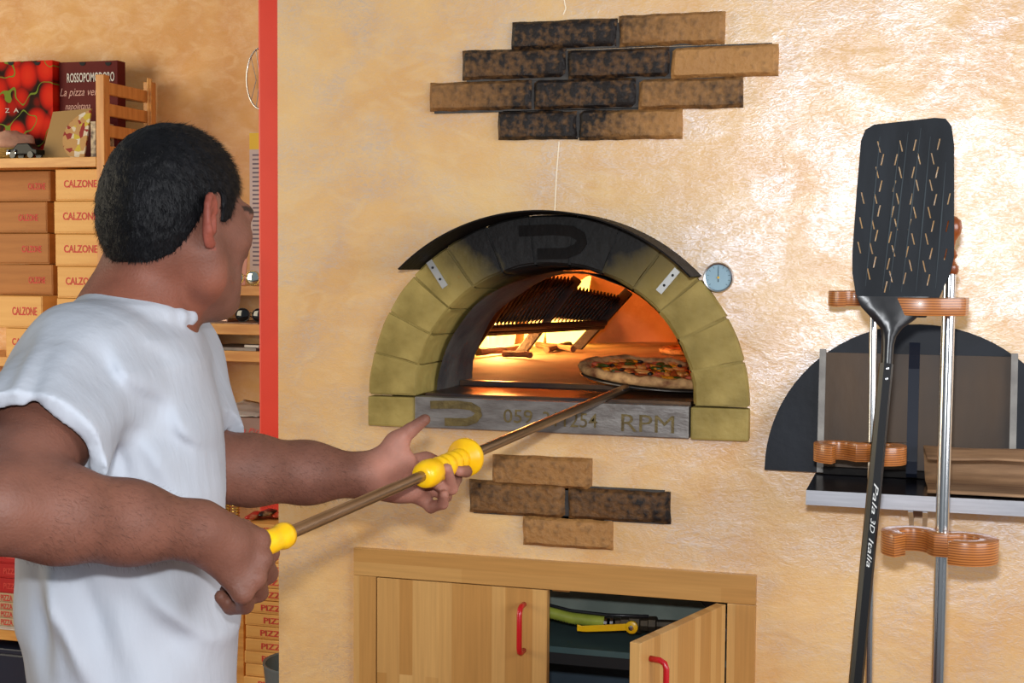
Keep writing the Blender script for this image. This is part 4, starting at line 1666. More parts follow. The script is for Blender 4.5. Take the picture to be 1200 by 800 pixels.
def polygonize(prims, lo, hi, h, B=20, disp=None, post=None):
    lo, hi = np.asarray(lo, float), np.asarray(hi, float)
    nb = np.ceil((hi - lo) / (h * B)).astype(int)
    half = h * B * math.sqrt(3) / 2
    idx = np.stack(np.meshgrid(*[np.arange(n) for n in nb], indexing='ij'), -1).reshape(-1, 3)
    cen = lo + (idx + 0.5) * h * B
    dc = field(prims, cen)
    act = np.abs(dc) < half * 1.35 + 0.03
    g = np.arange(-1, B + 1)
    G = np.stack(np.meshgrid(g, g, g, indexing='ij'), -1).reshape(-1, 3)
    n = B + 2
    allv, allk, allq = [], [], []
    DIM = (nb * B + 4).astype(np.int64)

    def key(c):
        return ((c[..., 0] + 1) * DIM[1] + (c[..., 1] + 1)) * DIM[2] + (c[..., 2] + 1)
    for bi, c in zip(idx[act], cen[act]):
        loc = [p for p in prims if np.linalg.norm(c - p.c) < p.r + half + p.k + 0.012]
        if not loc:
            continue
        P = lo + (bi * B + G) * h
        d = field(loc, P)
        if disp is not None:
            d = d + disp(P)
        if post is not None:
            d = post(P, d)
        d = d.reshape(n, n, n)
        s = d < 0
        if s.all() or not s.any():
            continue
        m = n - 1
        cnt = np.zeros((m, m, m), int)
        for a in (0, 1):
            for b in (0, 1):
                for cc in (0, 1):
                    cnt += s[a:a + m, b:b + m, cc:cc + m]
        ac = (cnt > 0) & (cnt < 8)
        I = np.argwhere(ac)
        acc = np.zeros((len(I), 3))
        num = np.zeros(len(I))
        for ax in range(3):
            o1, o2 = [q for q in range(3) if q != ax]
            for u in (0, 1):
                for v in (0, 1):
                    p0 = I.copy()
                    p0[:, o1] += u
                    p0[:, o2] += v
                    p1 = p0.copy()
                    p1[:, ax] += 1
                    d0 = d[tuple(p0.T)]
                    d1 = d[tuple(p1.T)]
                    x = (d0 < 0) != (d1 < 0)
                    t = np.where(x, d0 / np.where(x, d0 - d1, 1), 0)
                    pt = p0.astype(float)
                    pt[:, ax] += t
                    acc += np.where(x[:, None], pt, 0)
                    num += x
        vert = lo + (bi * B - 1 + acc / num[:, None]) * h
        cells = I + bi * B - 1
        allv.append(vert)
        allk.append(key(cells))
        for ax in range(3):
            o1, o2 = [(1, 2), (2, 0), (0, 1)][ax]
            sl0 = [slice(1, n - 1)] * 3
            sl1 = list(sl0)
            sl1[ax] = slice(2, n)
            a0, a1 = s[tuple(sl0)], s[tuple(sl1)]
            E_ = np.argwhere(a0 != a1)
            if not len(E_):
                continue
            flip = a0[tuple(E_.T)]
            base = E_ + 1 + bi * B - 1

            def sh(u, v):
                q = base.copy()
                q[:, o1] -= u
                q[:, o2] -= v
                return key(q)
            q4 = np.stack([sh(0, 0), sh(1, 0), sh(1, 1), sh(0, 1)], 1)
            q4[~flip] = q4[~flip][:, ::-1]
            allq.append(q4)
    K = np.concatenate(allk)
    Vv = np.concatenate(allv)
    Q = np.concatenate(allq)
    uk, first = np.unique(K, return_index=True)
    Vu = Vv[first]
    pos = np.searchsorted(uk, Q)
    pos = np.clip(pos, 0, len(uk) - 1)
    ok = (uk[pos] == Q).all(1)
    return Vu, pos[ok]


def npmesh(name, Vv, Q, material, parent=None, colors=None):
    org = Vector(((Vv[:, 0].min() + Vv[:, 0].max()) / 2, (Vv[:, 1].min() + Vv[:, 1].max()) / 2, float(Vv[:, 2].min())))
    me = bpy.data.meshes.new(name)
    W = Vv - np.array(org)
    me.vertices.add(len(W))
    me.vertices.foreach_set('co', W.astype(np.float32).ravel())
    nq, kk = Q.shape
    me.loops.add(nq * kk)
    me.loops.foreach_set('vertex_index', Q.astype(np.int32).ravel())
    me.polygons.add(nq)
    me.polygons.foreach_set('loop_start', np.arange(0, nq * kk, kk, dtype=np.int32))
    me.polygons.foreach_set('use_smooth', np.ones(nq, dtype=bool))
    me.update(calc_edges=True)
    me.validate()
    if colors is not None:
        at = me.color_attributes.new('Col', 'FLOAT_COLOR', 'POINT')
        at.data.foreach_set('color', np.concatenate([colors, np.ones((len(colors), 1))], 1).astype(np.float32).ravel())
    me.materials.append(material)
    o = bpy.data.objects.new(name, me)
    reg(o, parent, org)
    return o


# ---- joints (measured in the photograph, each at its own distance)
FH = Vector((FW.x, FW.y, 0)).normalized()
RH_ = Vector((FH.y, -FH.x, 0))
bA = math.radians(8)
BF = RH_ * math.cos(bA) + FH * math.sin(bA)          # where the chest points
BL = FH * math.cos(bA) - RH_ * math.sin(bA)          # his left, away from the camera
hA_ = math.radians(55)
HF = RH_ * math.cos(hA_) + FH * math.sin(hA_)        # where the face points
HL = FH * math.cos(hA_) - RH_ * math.sin(hA_)
HU = Vector((0, 0, 1))
tilt = math.radians(-4)
HF, HU = (HF * math.cos(tilt) + HU * math.sin(tilt)), (HU * math.cos(tilt) - HF * math.sin(tilt))
HC = cp(207, 257, 1.80)


def hd(f, l, u):
    return HC + HF * f + HL * l + HU * u


HAX = (HF, HL, HU)
sh_r = cp(92, 440, 1.64)
el_r = cp(0, 594, 1.37)
wr_r = cp(232, 622, 1.535)
sh_l = cp(196, 425, 1.99)
el_l = cp(238, 548, 1.875)
GO = (shaft_at(522) - CAM).dot(FW) - 2.030
wr_l = cp(430, 557, 2.02 + GO)
print('lens', (sh_r - el_r).length, (el_r - wr_r).length, (sh_l - el_l).length, (el_l - wr_l).length)

skin = []
# trunk under the shirt
tz = lambda py: cp(150, py, 1.80).z


def tc_(px, py):
    p = cp(px, py, 1.80)
    return (p.x, p.y)


trunk_rows = [(415, 146, 0.085, 0.15), (480, 150, 0.095, 0.165), (560, 150, 0.10, 0.165), (650, 150, 0.105, 0.16), (720, 154, 0.11, 0.16), (800, 160, 0.105, 0.16), (880, 163, 0.10, 0.155)]
skin.append(LOFT([(tz(y), tc_(px, y), a, b) for y, px, a, b in trunk_rows], BF, BL))
nb0 = cp(152, 392, 1.80)
skin.append(RC(nb0, cp(179, 312, 1.80), 0.068, 0.058, 0.03))
skin.append(RC(cp(179, 312, 1.80), hd(-0.018, 0, -0.03), 0.058, 0.060, 0.02))
skin.append(RC(cp(158, 385, 1.80), sh_r.lerp(nb0, 0.15), 0.055, 0.05, 0.05))
skin.append(RC(cp(158, 385, 1.80), sh_l.lerp(nb0, 0.15), 0.055, 0.05, 0.05))
# head
skin += [EL(hd(-0.010, 0, 0.027), (0.088, 0.074, 0.086), HAX, 0.02),
         EL(hd(0.036, 0, -0.030), (0.056, 0.061, 0.084), HAX, 0.03),
         EL(hd(0.040, 0, -0.078), (0.046, 0.050, 0.040), HAX, 0.03)]
for s in (-1, 1):
    skin += [RC(hd(0.002, s * 0.058, -0.045), hd(0.012, s * 0.053, -0.072), 0.016, 0.015, 0.03),
             RC(hd(0.012, s * 0.053, -0.072), hd(0.072, s * 0.016, -0.104), 0.015, 0.015, 0.03),
             EL(hd(0.060, s * 0.044, -0.018), (0.020, 0.018, 0.018), HAX, 0.03),
             RC(hd(0.080, s * 0.042, 0.016), hd(0.090, s * 0.010, 0.020), 0.009, 0.010, 0.02)]
skin += [EL(hd(0.082, 0, -0.101), (0.017, 0.020, 0.015), HAX, 0.02)]
for s in (-1, 1):
    skin.append(EL(hd(0.100, s * 0.032, -0.002), (0.014, 0.017, 0.012), HAX, 0.012, True))
skin += [RC(hd(0.092, 0, 0.008), hd(0.112, 0, -0.033), 0.008, 0.0125, 0.012),
         RC(hd(0.100, -0.012, -0.036), hd(0.100, 0.012, -0.036), 0.0085, 0.0085, 0.008)]
for s in (-1, 1):
    skin += [EL(hd(0.081, s * 0.032, -0.001), (0.0125, 0.0125, 0.0125), HAX, 0.003)]
skin += [EL(hd(0.088, 0, -0.061), (0.012, 0.025, 0.0065), HAX, 0.006), EL(hd(0.086, 0, -0.071), (0.012, 0.022, 0.0075), HAX, 0.006)]
# ears: shell, rim, bowl, lobe
for s in (-1, 1):
    ef = (HF * 0.90 - HL * (-s) * 0.0 + HL * s * -0.42).normalized()
    en = (HL * s * 0.90 + HF * 0.42 * -1 * -1 * -1).normalized()
    e_f = (HF * 0.88 - HL * s * 0.47).normalized()      # plane of the ear flares outwards at the back
    e_n = (HL * s * 0.88 + HF * 0.47).normalized()
    e_u = (HU - HF * 0.12).normalized()
    ec = hd(-0.022, s * 0.083, -0.006)
    skin.append(EL(ec, (0.017, 0.0055, 0.031), (e_f, e_n, e_u), 0.006))
    rim = []
    for i in range(9):
        a = math.radians(-60 + 31 * i)
        rim.append(ec + e_f * (-0.017 * math.sin(a + 0.0)) * 1.0 + e_u * (0.030 * math.cos(a)) + e_n * 0.003)
    rim = [ec + e_f * (0.016 * math.cos(a)) + e_u * (0.006 + 0.026 * math.sin(a)) + e_n * 0.004 for a in [math.radians(20 + 25 * i) for i in range(9)]]
    for a, b in zip(rim[:-1], rim[1:]):
        skin.append(RC(a, b, 0.0042, 0.0042, 0.003))
    skin.append(RC(rim[-1], ec - e_u * 0.027 + e_f * 0.002, 0.0042, 0.0065, 0.006))
    skin.append(EL(ec + e_n * 0.006 + e_f * 0.003 - e_u * 0.002, (0.009, 0.006, 0.015), (e_f, e_n, e_u), 0.004, True))
    skin.append(RC(ec + e_f * 0.014 + e_u * 0.004, ec + e_f * 0.012 - e_u * 0.010, 0.005, 0.005, 0.005))

# arms: shoulder, upper arm, elbow, forearm muscle, wrist
for (sh, el, wr, w0) in ((sh_r, el_r, wr_r, 1.0), (sh_l, el_l, wr_l, 0.98)):
    du = (el - sh).normalized()
    df = (wr - el).normalized()
    skin += [RC(sh, sh.lerp(el, 0.5), 0.054, 0.050 * w0, 0.03), RC(sh.lerp(el, 0.45), el, 0.050 * w0, 0.043 * w0, 0.02),
             RC(el, el.lerp(wr, 0.28), 0.042 * w0, 0.0445 * w0, 0.02), RC(el.lerp(wr, 0.28), el.lerp(wr, 0.62), 0.0445 * w0, 0.0390 * w0, 0.03),
             RC(el.lerp(wr, 0.62), wr, 0.039 * w0, 0.0310 * w0, 0.03)]


# ---- hands
def chain(pts, rad, k0=0.010, k=0.003):
    out = []
    for i in range(len(pts) - 1):
        out.append(RC(pts[i], pts[i + 1], rad[i], rad[i + 1], k0 if i == 0 else k))
    return out


# left hand: palm turned to the camera behind the sliding grip, thumb up, fingers curling round from below
gz = 2.03
lh_m = [cp(499, 540, 2.072 + GO), cp(507, 552, 2.072 + GO), cp(503, 566, 2.066 + GO), cp(492, 580, 2.056 + GO)]
for i, mcp in enumerate(lh_m):
    a = wr_l.lerp(cp(436, 545 + 9 * i, 2.03 + GO), 0.6)
    skin.append(RC(a, mcp, 0.0175 - 0.001 * i, 0.0125, 0.014))
skin.append(RC(wr_l, cp(462, 560, 2.045 + GO), 0.0275, 0.024, 0.02))
skin.append(EL(cp(464, 541, 2.030 + GO), (0.030, 0.014, 0.021), (RH_, FH, Vector((0, 0, 1))), 0.018))     # ball of the thumb
skin.append(RC(cp(448, 545, 2.03 + GO), cp(465, 519, 2.035 + GO), 0.020, 0.0145, 0.016))
skin.append(EL(cp(470, 575, 2.040 + GO), (0.032, 0.014, 0.014), (RH_, FH, Vector((0, 0, 1))), 0.016))     # heel under the little finger
skin += chain([cp(463, 518, 2.035 + GO), cp(481, 504, 2.03 + GO), cp(498, 491.5, 2.025 + GO)], [0.0135, 0.0105, 0.0082], 0.012)
lf_ = [
    ([lh_m[0], cp(531, 548, 2.090 + GO), cp(546, 552, 2.062 + GO), cp(538, 552, 2.034 + GO)], [0.0125, 0.0098, 0.0088, 0.0078]),
    ([lh_m[1], cp(533, 561, 2.080 + GO), cp(529, 572, 2.035 + GO), cp(523.5, 549, 2.000 + GO)], [0.0125, 0.0102, 0.0094, 0.0080]),
    ([lh_m[2], cp(522, 581, 2.064 + GO), cp(519, 571, 2.024 + GO), cp(510, 566, 2.012 + GO)], [0.0120, 0.0096, 0.0088, 0.0076]),
    ([lh_m[3], cp(505, 594, 2.050 + GO), cp(519, 590, 2.026 + GO), cp(520.5, 579, 2.008 + GO)], [0.0112, 0.0088, 0.0080, 0.0070])]
for pts, rad in lf_:
    skin += chain(pts, rad, 0.008)

# right hand: fist seen from its back, closed on the end grip
rk = [cp(303, 632, 1.585), cp(306, 655, 1.575), cp(299, 677, 1.565), cp(284, 695, 1.556)]
for i, mcp in enumerate(rk):
    a = cp(236 + 1 * i, 617 + 7 * i, 1.545)
    skin.append(RC(a, mcp, 0.0200 - 0.001 * i, 0.0120 - 0.0004 * i, 0.014))
    skin.append(EL(mcp + (CAM - mcp).normalized() * 0.004, (0.0115, 0.0115, 0.0115), None, 0.006))
skin.append(RC(wr_r, cp(262, 634, 1.555), 0.0285, 0.026, 0.02))
gd = sd
for i, mcp in enumerate(rk):
    # middle joint beyond the knuckle, then the finger closes behind the grip towards the palm
    pip = (cp(316, 648, 1.622), cp(314, 672, 1.612), cp(303, 694, 1.600), cp(287, 709, 1.588))[i]
    dip = (cp(300, 662, 1.640), cp(294, 684, 1.632), cp(282, 702, 1.620), cp(270, 711, 1.606))[i]
    tip = (cp(280, 656, 1.630), cp(274, 676, 1.622), cp(266, 692, 1.610), cp(259, 699, 1.598))[i]
    r = (0.0122, 0.0125, 0.0118, 0.0106)[i]
    skin += chain([mcp, pip, dip, tip], [r, r * 0.95, r * 0.84, r * 0.74], 0.004, 0.002)
skin += chain([cp(256, 620, 1.575), cp(284, 622, 1.610), cp(303, 630, 1.640), cp(312, 645, 1.645)], [0.019, 0.0135, 0.0115, 0.0095], 0.015)   # thumb on the far side

pts_ = np.array([p.c for p in skin])
rr_ = np.array([p.r for p in skin])
blo = (pts_ - rr_[:, None]).min(0) - 0.02
bhi = (pts_ + rr_[:, None]).max(0) + 0.02
Vb, Qb = polygonize(skin, blo, bhi, 0.0032)
# skin colouring: flush on ears and neck, beard shadow, lips, brows and eyes
base = np.array(lin((114, 74, 60))[:3])
colr = np.tile(base, (len(Vb), 1))
L3 = (Vb - V3(HC)) @ np.array([V3(HF), V3(HL), V3(HU)]).T
f_, l_, u_ = L3[:, 0], L3[:, 1], L3[:, 2]
inhead = (np.abs(f_) < 0.14) & (np.abs(l_) < 0.12) & (u_ > -0.13)


def blend(mask, c, amt):
    w_ = (np.clip(mask, 0, 1) * amt)[:, None]
    colr[:] = colr * (1 - w_) + np.array(lin(c)[:3]) * w_


blend(((np.abs(l_) > 0.074) & (f_ > -0.06) & (f_ < -0.002) & (u_ > -0.040) & inhead).astype(float), (148, 70, 56), 0.6)
nk_ = np.clip((-0.03 - u_) / 0.05, 0, 1) * np.clip((u_ + 0.24) / 0.05, 0, 1) * (np.abs(l_) < 0.13) * (f_ < 0.02)
blend(nk_, (136, 76, 56), 0.5)
blend(np.clip((f_ - 0.02) / 0.03, 0, 1) * np.clip((-0.035 - u_) / 0.02, 0, 1) * inhead, (120, 84, 72), 0.45)
lips = (np.abs(u_ + 0.066) < 0.012) & (np.abs(l_) < 0.024) & (f_ > 0.085)
blend(lips.astype(float), (168, 82, 72), 0.8)
for s in (-1, 1):
    e = np.sqrt((f_ - 0.081) ** 2 + (l_ - s * 0.032) ** 2 + (u_ + 0.001) ** 2)
    blend(((e < 0.0135) & (np.abs(u_ + 0.001) < 0.006)).astype(float), (220, 212, 204), 1)
    blend(((e < 0.0135) & (np.hypot(l_ - s * 0.032, u_ + 0.001) < 0.0055) & (f_ > 0.085)).astype(float), (40, 26, 18), 1)
    bz_ = np.abs(u_ - (0.022 - 6 * (l_ - s * 0.03) ** 2)) < 0.0045
    blend((bz_ & (np.abs(l_ - s * 0.032) < 0.022) & (f_ > 0.06)).astype(float), (30, 24, 22), 0.9)
pal = np.minimum(np.linalg.norm(Vb - V3(cp(472, 545, 2.02 + GO)), axis=1), np.linalg.norm(Vb - V3(cp(505, 560, 2.02 + GO)), axis=1))
blend(np.clip((0.075 - pal) / 0.035, 0, 1), (176, 122, 104), 0.75)  # pinker left palm, painted lighter too for the flash falling on it
man = npmesh('person', Vb, Qb, vcolmat('skin', 0.55, 0.22, 300, 0.28, 0.06), None, colr)
tag(man, 'man in a white T-shirt turned towards the oven, holding the long peel', 'person')
# finger nails on the thumb that shows
print('body verts', len(Vb))

# ---- hair: cropped cap over the skull with a hairline, plus short strands
hairp = [EL(hd(-0.011, 0, 0.029), (0.0930, 0.0785, 0.0915), HAX, 0.01), EL(hd(-0.048, 0, -0.012), (0.054, 0.062, 0.066), HAX, 0.03)]


def hairline(P, d):
    q = (P - V3(HC)) @ np.array([V3(HF), V3(HL), V3(HU)]).T
    f, l, u = q[:, 0], q[:, 1], q[:, 2]
    line = np.interp(f, [-0.12, -0.07, -0.050, -0.036, -0.014, 0.004, 0.010, 0.030, 0.037, 0.055, 0.075, 0.10],
                     [-0.062, -0.060, -0.046, -0.020, 0.030, 0.034, -0.004, -0.002, 0.030, 0.040, 0.060, 0.068])
    return np.maximum(d, (line - u) * 0.8)


hd_noise = lambda P: 0.0012 * np.sin(P[:, 0] * 310 + 2 * np.sin(P[:, 2] * 190)) * np.sin(P[:, 1] * 290 + 1.7 * np.sin(P[:, 0] * 170))
cc_ = V3(HC)
Vh, Qh = polygonize(hairp, cc_ - 0.16, cc_ + 0.16, 0.0035, disp=hd_noise, post=hairline)
M_HAIR = mat('dark_hair', (7, 7, 9), 0.55, 0, (15, 15, 18), 60, 0.3, 300, (1, 1, 0.35), spec=0.18)
hair = npmesh('hair', Vh, Qh, M_HAIR, man)
hair['label'] = 'short black hair'
rng = np.random.default_rng(5)
tri = Vh[Qh]
cen = tri.mean(1)
nr = np.cross(tri[:, 1] - tri[:, 0], tri[:, 2] - tri[:, 0])
ar = np.linalg.norm(nr, axis=1)
nr = nr / np.maximum(ar, 1e-12)[:, None]
outw = cen - V3(hd(-0.013, 0, 0.0))
flipm = (nr * outw).sum(1) < 0
nr[flipm] *= -1
ql = (cen - cc_) @ np.array([V3(HF), V3(HL), V3(HU)]).T
line = np.interp(ql[:, 0], [-0.12, -0.07, -0.050, -0.036, -0.014, 0.004, 0.010, 0.030, 0.037, 0.055, 0.075, 0.10], [-0.062, -0.060, -0.046, -0.020, 0.030, 0.034, -0.004, -0.002, 0.030, 0.040, 0.060, 0.068])
okf = (ql[:, 2] > line + 0.001)
pr_ = ar * okf
sel = rng.choice(len(cen), 15000, p=pr_ / pr_.sum())
p0 = cen[sel] + rng.normal(0, 0.001, (len(sel), 3))
flow = -V3(HU) * np.clip(0.9 - ql[sel, 2] * 6, 0.1, 0.9)[:, None] + V3(HF) * (np.clip(ql[sel, 2] * 9, -0.1, 0.8)[:, None])
dr = nr[sel] * 0.30 + flow + rng.normal(0, 0.15, (len(sel), 3))
dr /= np.linalg.norm(dr, axis=1)[:, None]
ln_ = (0.005 + 0.006 * np.clip((ql[sel, 2] + 0.05) / 0.13, 0, 1)) * rng.uniform(0.7, 1.2, len(sel))
sd_ = np.cross(dr, nr[sel] + 1e-4)
sd_ /= np.maximum(np.linalg.norm(sd_, axis=1), 1e-9)[:, None]
w_ = 0.00055
a0 = p0 - nr[sel] * 0.001 - sd_ * w_
a1 = p0 - nr[sel] * 0.001 + sd_ * w_
a2 = p0 + dr * ln_[:, None]
Vs = np.stack([a0, a1, a2], 1).reshape(-1, 3)
Qs = np.arange(len(Vs)).reshape(-1, 3)
st_o = npmesh('hair_strands', Vs, Qs, M_HAIR, man)
st_o['kind'] = 'stuff'

# fine dark hair on the forearms
hv = []
for (el, wr) in ((el_r, wr_r), (el_l, wr_l)):
    e0_, e1_ = V3(el), V3(wr)
    ee = e1_ - e0_
    t = ((Vb - e0_) @ ee) / (ee @ ee)
    q = Vb - e0_ - t[:, None] * ee
    dist = np.linalg.norm(q, axis=1)
    ix = np.where((t > 0.12) & (t < 0.95) & (dist < 0.06) & (dist > 0.02))[0]
    ix = rng.choice(ix, 4200)
    nq_ = q[ix] / dist[ix][:, None]
    dd_ = nq_ * 0.35 + ee / np.linalg.norm(ee) * 0.7 - np.array([0, 0, 0.4]) + rng.normal(0, 0.3, (len(ix), 3))
    dd_ /= np.linalg.norm(dd_, axis=1)[:, None]
    ss_ = np.cross(dd_, nq_)
    ss_ /= np.maximum(np.linalg.norm(ss_, axis=1), 1e-9)[:, None]
    b_ = Vb[ix] + rng.normal(0, 0.0012, (len(ix), 3))
    hv.append(np.stack([b_ - ss_ * 0.00009, b_ + ss_ * 0.00009, b_ + dd_ * rng.uniform(0.005, 0.010, (len(ix), 1))], 1).reshape(-1, 3))
hv = np.concatenate(hv)
ah = npmesh('arm_hair', hv, np.arange(len(hv)).reshape(-1, 3), mat('arm_hair_brown', (58, 38, 30), 0.6, spec=0.2), man)
ah['kind'] = 'stuff'

# ---- T-shirt
shirt_rows = [(372, 146, 0.060, 0.075), (392, 146, 0.085, 0.135), (420, 144, 0.105, 0.182), (480, 148, 0.118, 0.196), (560, 149, 0.126, 0.196), (650, 149, 0.132, 0.192), (720, 154, 0.136, 0.192), (800, 161, 0.124, 0.192), (880, 166, 0.120, 0.195), (950, 168, 0.122, 0.198)]
shp = [LOFT([(tz(y), tc_(px, y), a, b) for y, px, a, b in shirt_rows], BF, BL, 0.03, 2.2)]
nbs = cp(152, 385, 1.80)
shp.append(RC(cp(155, 384, 1.80), sh_r, 0.058, 0.071, 0.04))
shp.append(RC(cp(155, 384, 1.80), sh_l, 0.058, 0.072, 0.05))
# sleeves, each cut square to the upper arm and open
cuts = []
for (sh, el, t_end, r0, r1) in ((sh_r, el_r, 0.67, 0.071, 0.081), (sh_l, el_l, 0.78, 0.070, 0.068)):
    d = (el - sh).normalized()
    e = sh.lerp(el, t_end)
    shp.append(HALF(RC(sh - d * 0.02, sh.lerp(el, t_end + 0.4), r0, r1, 0.035), e, d))
    cuts.append(RC(sh.lerp(el, t_end - 0.02), sh.lerp(el, t_end + 0.6), r1 - 0.022, r1 - 0.004, 0.002, True))
# collar ring and neck opening
nd = (cp(179, 312, 1.80) - nb0).normalized()
ncen = cp(157, 366, 1.80)
nax = (nd - BF * 0.30).normalized()
u1 = (BF - nax * BF.dot(nax)).normalized()
u2 = nax.cross(u1)
ringc = [ncen + u1 * (0.074 * math.cos(a)) + u2 * (0.076 * math.sin(a)) - nax * 0.004 for a in [2 * math.pi * i / 20 for i in range(20)]]
for i in range(20):
    shp.append(RC(ringc[i], ringc[(i + 1) % 20], 0.0095, 0.0095, 0.006))
cuts.append(RC(ncen - nax * 0.03, ncen + nax * 0.2, 0.0665, 0.068, 0.004, True))
shp += cuts

# folds as ridges and hollows along lines on the side that shows: (px,py)->(px,py), width, height
FOLDS = [((168, 372), (232, 452), 0.008, 0.005), ((176, 372), (246, 480), 0.007, -0.004), ((150, 372), (205, 430), 0.009, 0.005), ((140, 385), (196, 470), 0.010, 0.006),
         ((128, 395), (170, 470), 0.010, -0.005), ((205, 400), (258, 520), 0.008, 0.004), ((186, 440), (236, 560), 0.010, 0.005), ((160, 470), (215, 600), 0.012, 0.005), ((138, 500), (160, 590), 0.012, -0.006), ((225, 470), (262, 585), 0.008, -0.004),
         ((140, 480), (262, 560), 0.010, -0.003), ((62, 655), (118, 800), 0.014, 0.012), ((92, 655), (150, 800), 0.018, -0.008), ((165, 668), (262, 782), 0.012, 0.006), ((150, 690), (230, 800), 0.014, -0.004), ((70, 665), (75, 780), 0.010, 0.006), ((45, 660), (60, 800), 0.012, -0.006),
         ((45, 405), (80, 455), 0.010, 0.004), ((70, 400), (105, 470), 0.009, -0.004), ((70, 385), (118, 500), 0.010, 0.006), ((95, 400), (128, 540), 0.010, -0.006)]
FC = []
for a, b, wd_, hg in FOLDS:
    qa, qb = cp(a[0], a[1], 1.64), cp(b[0], b[1], 1.64)
    FC.append((np.array([(qa - CAM).dot(RH_), qa.z]), np.array([(qb - CAM).dot(RH_), qb.z]), wd_, hg))
rh2, cam3 = V3(RH_), V3(CAM)
TF = V3(BL)
tcz = V3(cp(150, 600, 1.80))


def folds(P):
    x = (P - cam3) @ rh2
    z = P[:, 2]
    near = np.clip((-(P - tcz) @ TF + 0.02) / 0.08, 0, 1)
    d = np.zeros(len(P))
    for a, b, wd_, hg in FC:
        e = b - a
        ee = e @ e
        t = ((x - a[0]) * e[0] + (z - a[1]) * e[1]) / ee
        tt = np.clip(t, 0, 1)
        q = np.hypot(x - a[0] - tt * e[0], z - a[1] - tt * e[1])
        env = np.clip(1.15 - np.abs(t - 0.5) * 1.9, 0, 1)
        d -= 1.25 * hg * np.exp(-(q / wd_) ** 2) * env
    d -= 0.0016 * np.sin(x * 55 + z * 26 + 2 * np.sin(z * 17)) + 0.0012 * np.sin(z * 70 - x * 44)
    return d * near


hemz = tz(935)


def hem(P, d):
    return np.maximum(d, hemz - P[:, 2])


slo = np.array([min(p.c[i] - p.r for p in shp if not p.sub) for i in range(3)]) - 0.03
shi = np.array([max(p.c[i] + p.r for p in shp if not p.sub) for i in range(3)]) + 0.03
slo[2] = hemz - 0.02
Vt, Qt = polygonize(shp, slo, shi, 0.004, disp=folds, post=hem)
M_SHIRT = mat('white_cotton', (180, 184, 192), 0.85, 0, (170, 175, 184), 6, 0.45, 15, (1.0, 1.0, 0.28), spec=0.15, rot=(0.0, 0.55, 0.3), bdist=0.012)
shirt = npmesh('t_shirt', Vt, Qt, M_SHIRT, man)
shirt['label'] = 'white cotton T-shirt'
print('shirt verts', len(Vt))

# ---- trousers and shoes (below the frame, but he stands on the floor)
hipz = hemz + 0.10
pc_ = cp(163, 880, 1.80)
trp = [LOFT([(hemz - 0.10, (pc_.x, pc_.y), 0.115, 0.175), (hipz, (pc_.x, pc_.y), 0.105, 0.172)], BF, BL, 0.04)]
for s, fo in ((-1, -0.10), (1, 0.12)):
    hip = Vector((pc_.x, pc_.y, hemz - 0.06)) + BL * (s * 0.085)
    knee = Vector((pc_.x, pc_.y, 0.47)) + BL * (s * 0.095) + BF * (fo * 0.6 + 0.03)
    ank = Vector((pc_.x, pc_.y, 0.10)) + BL * (s * 0.10) + BF * fo
    trp += [RC(hip, knee, 0.092, 0.068, 0.05), RC(knee, ank, 0.068, 0.058, 0.04), RC(ank, ank - Vector((0, 0, 0.05)), 0.058, 0.060, 0.03)]
    m = MB()
    so = []

    def shoe(u, v, ank=ank):
        a = 2 * math.pi * u
        h = [0.0, 0.006, 0.03, 0.06, 0.085, 0.095][round(v * 5)]
        sc = [0.96, 1.0, 1.0, 0.86, 0.6, 0.42][round(v * 5)]
        fx = [0.055, 0.055, 0.055, 0.04, 0.008, 0.0][round(v * 5)]
        p = BF * (fx + 0.14 * sc * math.cos(a)) + BL * (0.05 * (0.85 if v > 0.5 else 1) * min(1, sc + 0.1) * math.sin(a))
        return Vector((ank.x, ank.y, 0.001)) + p + Vector((0, 0, h))

    m.grid(shoe, 24, 6, True)
    m.f.append(tuple(range(23, -1, -1)))
    m.build('shoe', mat('black_leather', (24, 22, 22), 0.4), man, smooth='all')
tlo = np.array([min(p.c[i] - p.r for p in trp) for i in range(3)]) - 0.03
thi = np.array([max(p.c[i] + p.r for p in trp) for i in range(3)]) + 0.03
tlo[2] = 0.0
Vp, Qp = polygonize(trp, tlo, thi, 0.010, post=lambda P, d: np.maximum(d, 0.035 - P[:, 2]))
npmesh('trousers', Vp, Qp, mat('dark_trousers', (34, 36, 44), 0.85, 0, (44, 46, 54), 20, 0.2, 120), man)
# ------------------------------------------------------------------ shelving unit with boxes in the back
SY = 1.10
lx = onY(113, 200, SY).x
lx2 = onY(122.5, 200, SY).x
M_POST = mat('pine_post', (222, 160, 88), 0.45, 0, (200, 134, 66), 4, 0.05, 100, (14, 14, 1.5))
su = thing('shelving_unit', 'open pine shelving unit with ladder side, loaded with cardboard boxes', 'shelves', (lx - 0.6, SY + 0.14, 0))
sxL = lx - 1.25
board_z = []
for (yt, yb) in ((184.5, 196), (420, 431), (742, 755)):
    zt, zb = onY(60, yt, SY).z, onY(60, yb, SY).z
    board_z.append(zt)
    MB().box(sxL, lx - 0.001, SY, SY + 0.29, zb, zt).build('shelf_board', M_SHELFW, su, bevel=0.0015)
ptop = onY(120, 87, SY).z
SYR = SY + 0.262
MB().box(lx, lx2, SY, SY + 0.032, 0, ptop).build('post', M_POST, su, bevel=0.002)
MB().box(lx, lx2, SYR, SYR + 0.030, 0, onY(170, 96, SYR).z).build('post', M_POST, su, bevel=0.002)
MB().box(sxL - 0.026, sxL - 0.001, SY, SY + 0.032, 0, ptop).build('post', M_POST, su, bevel=0.002)
MB().box(sxL - 0.026, sxL - 0.001, SYR, SYR + 0.030, 0, ptop).build('post', M_POST, su, bevel=0.002)
z_s = onY(132, 96, SY + 0.03).z
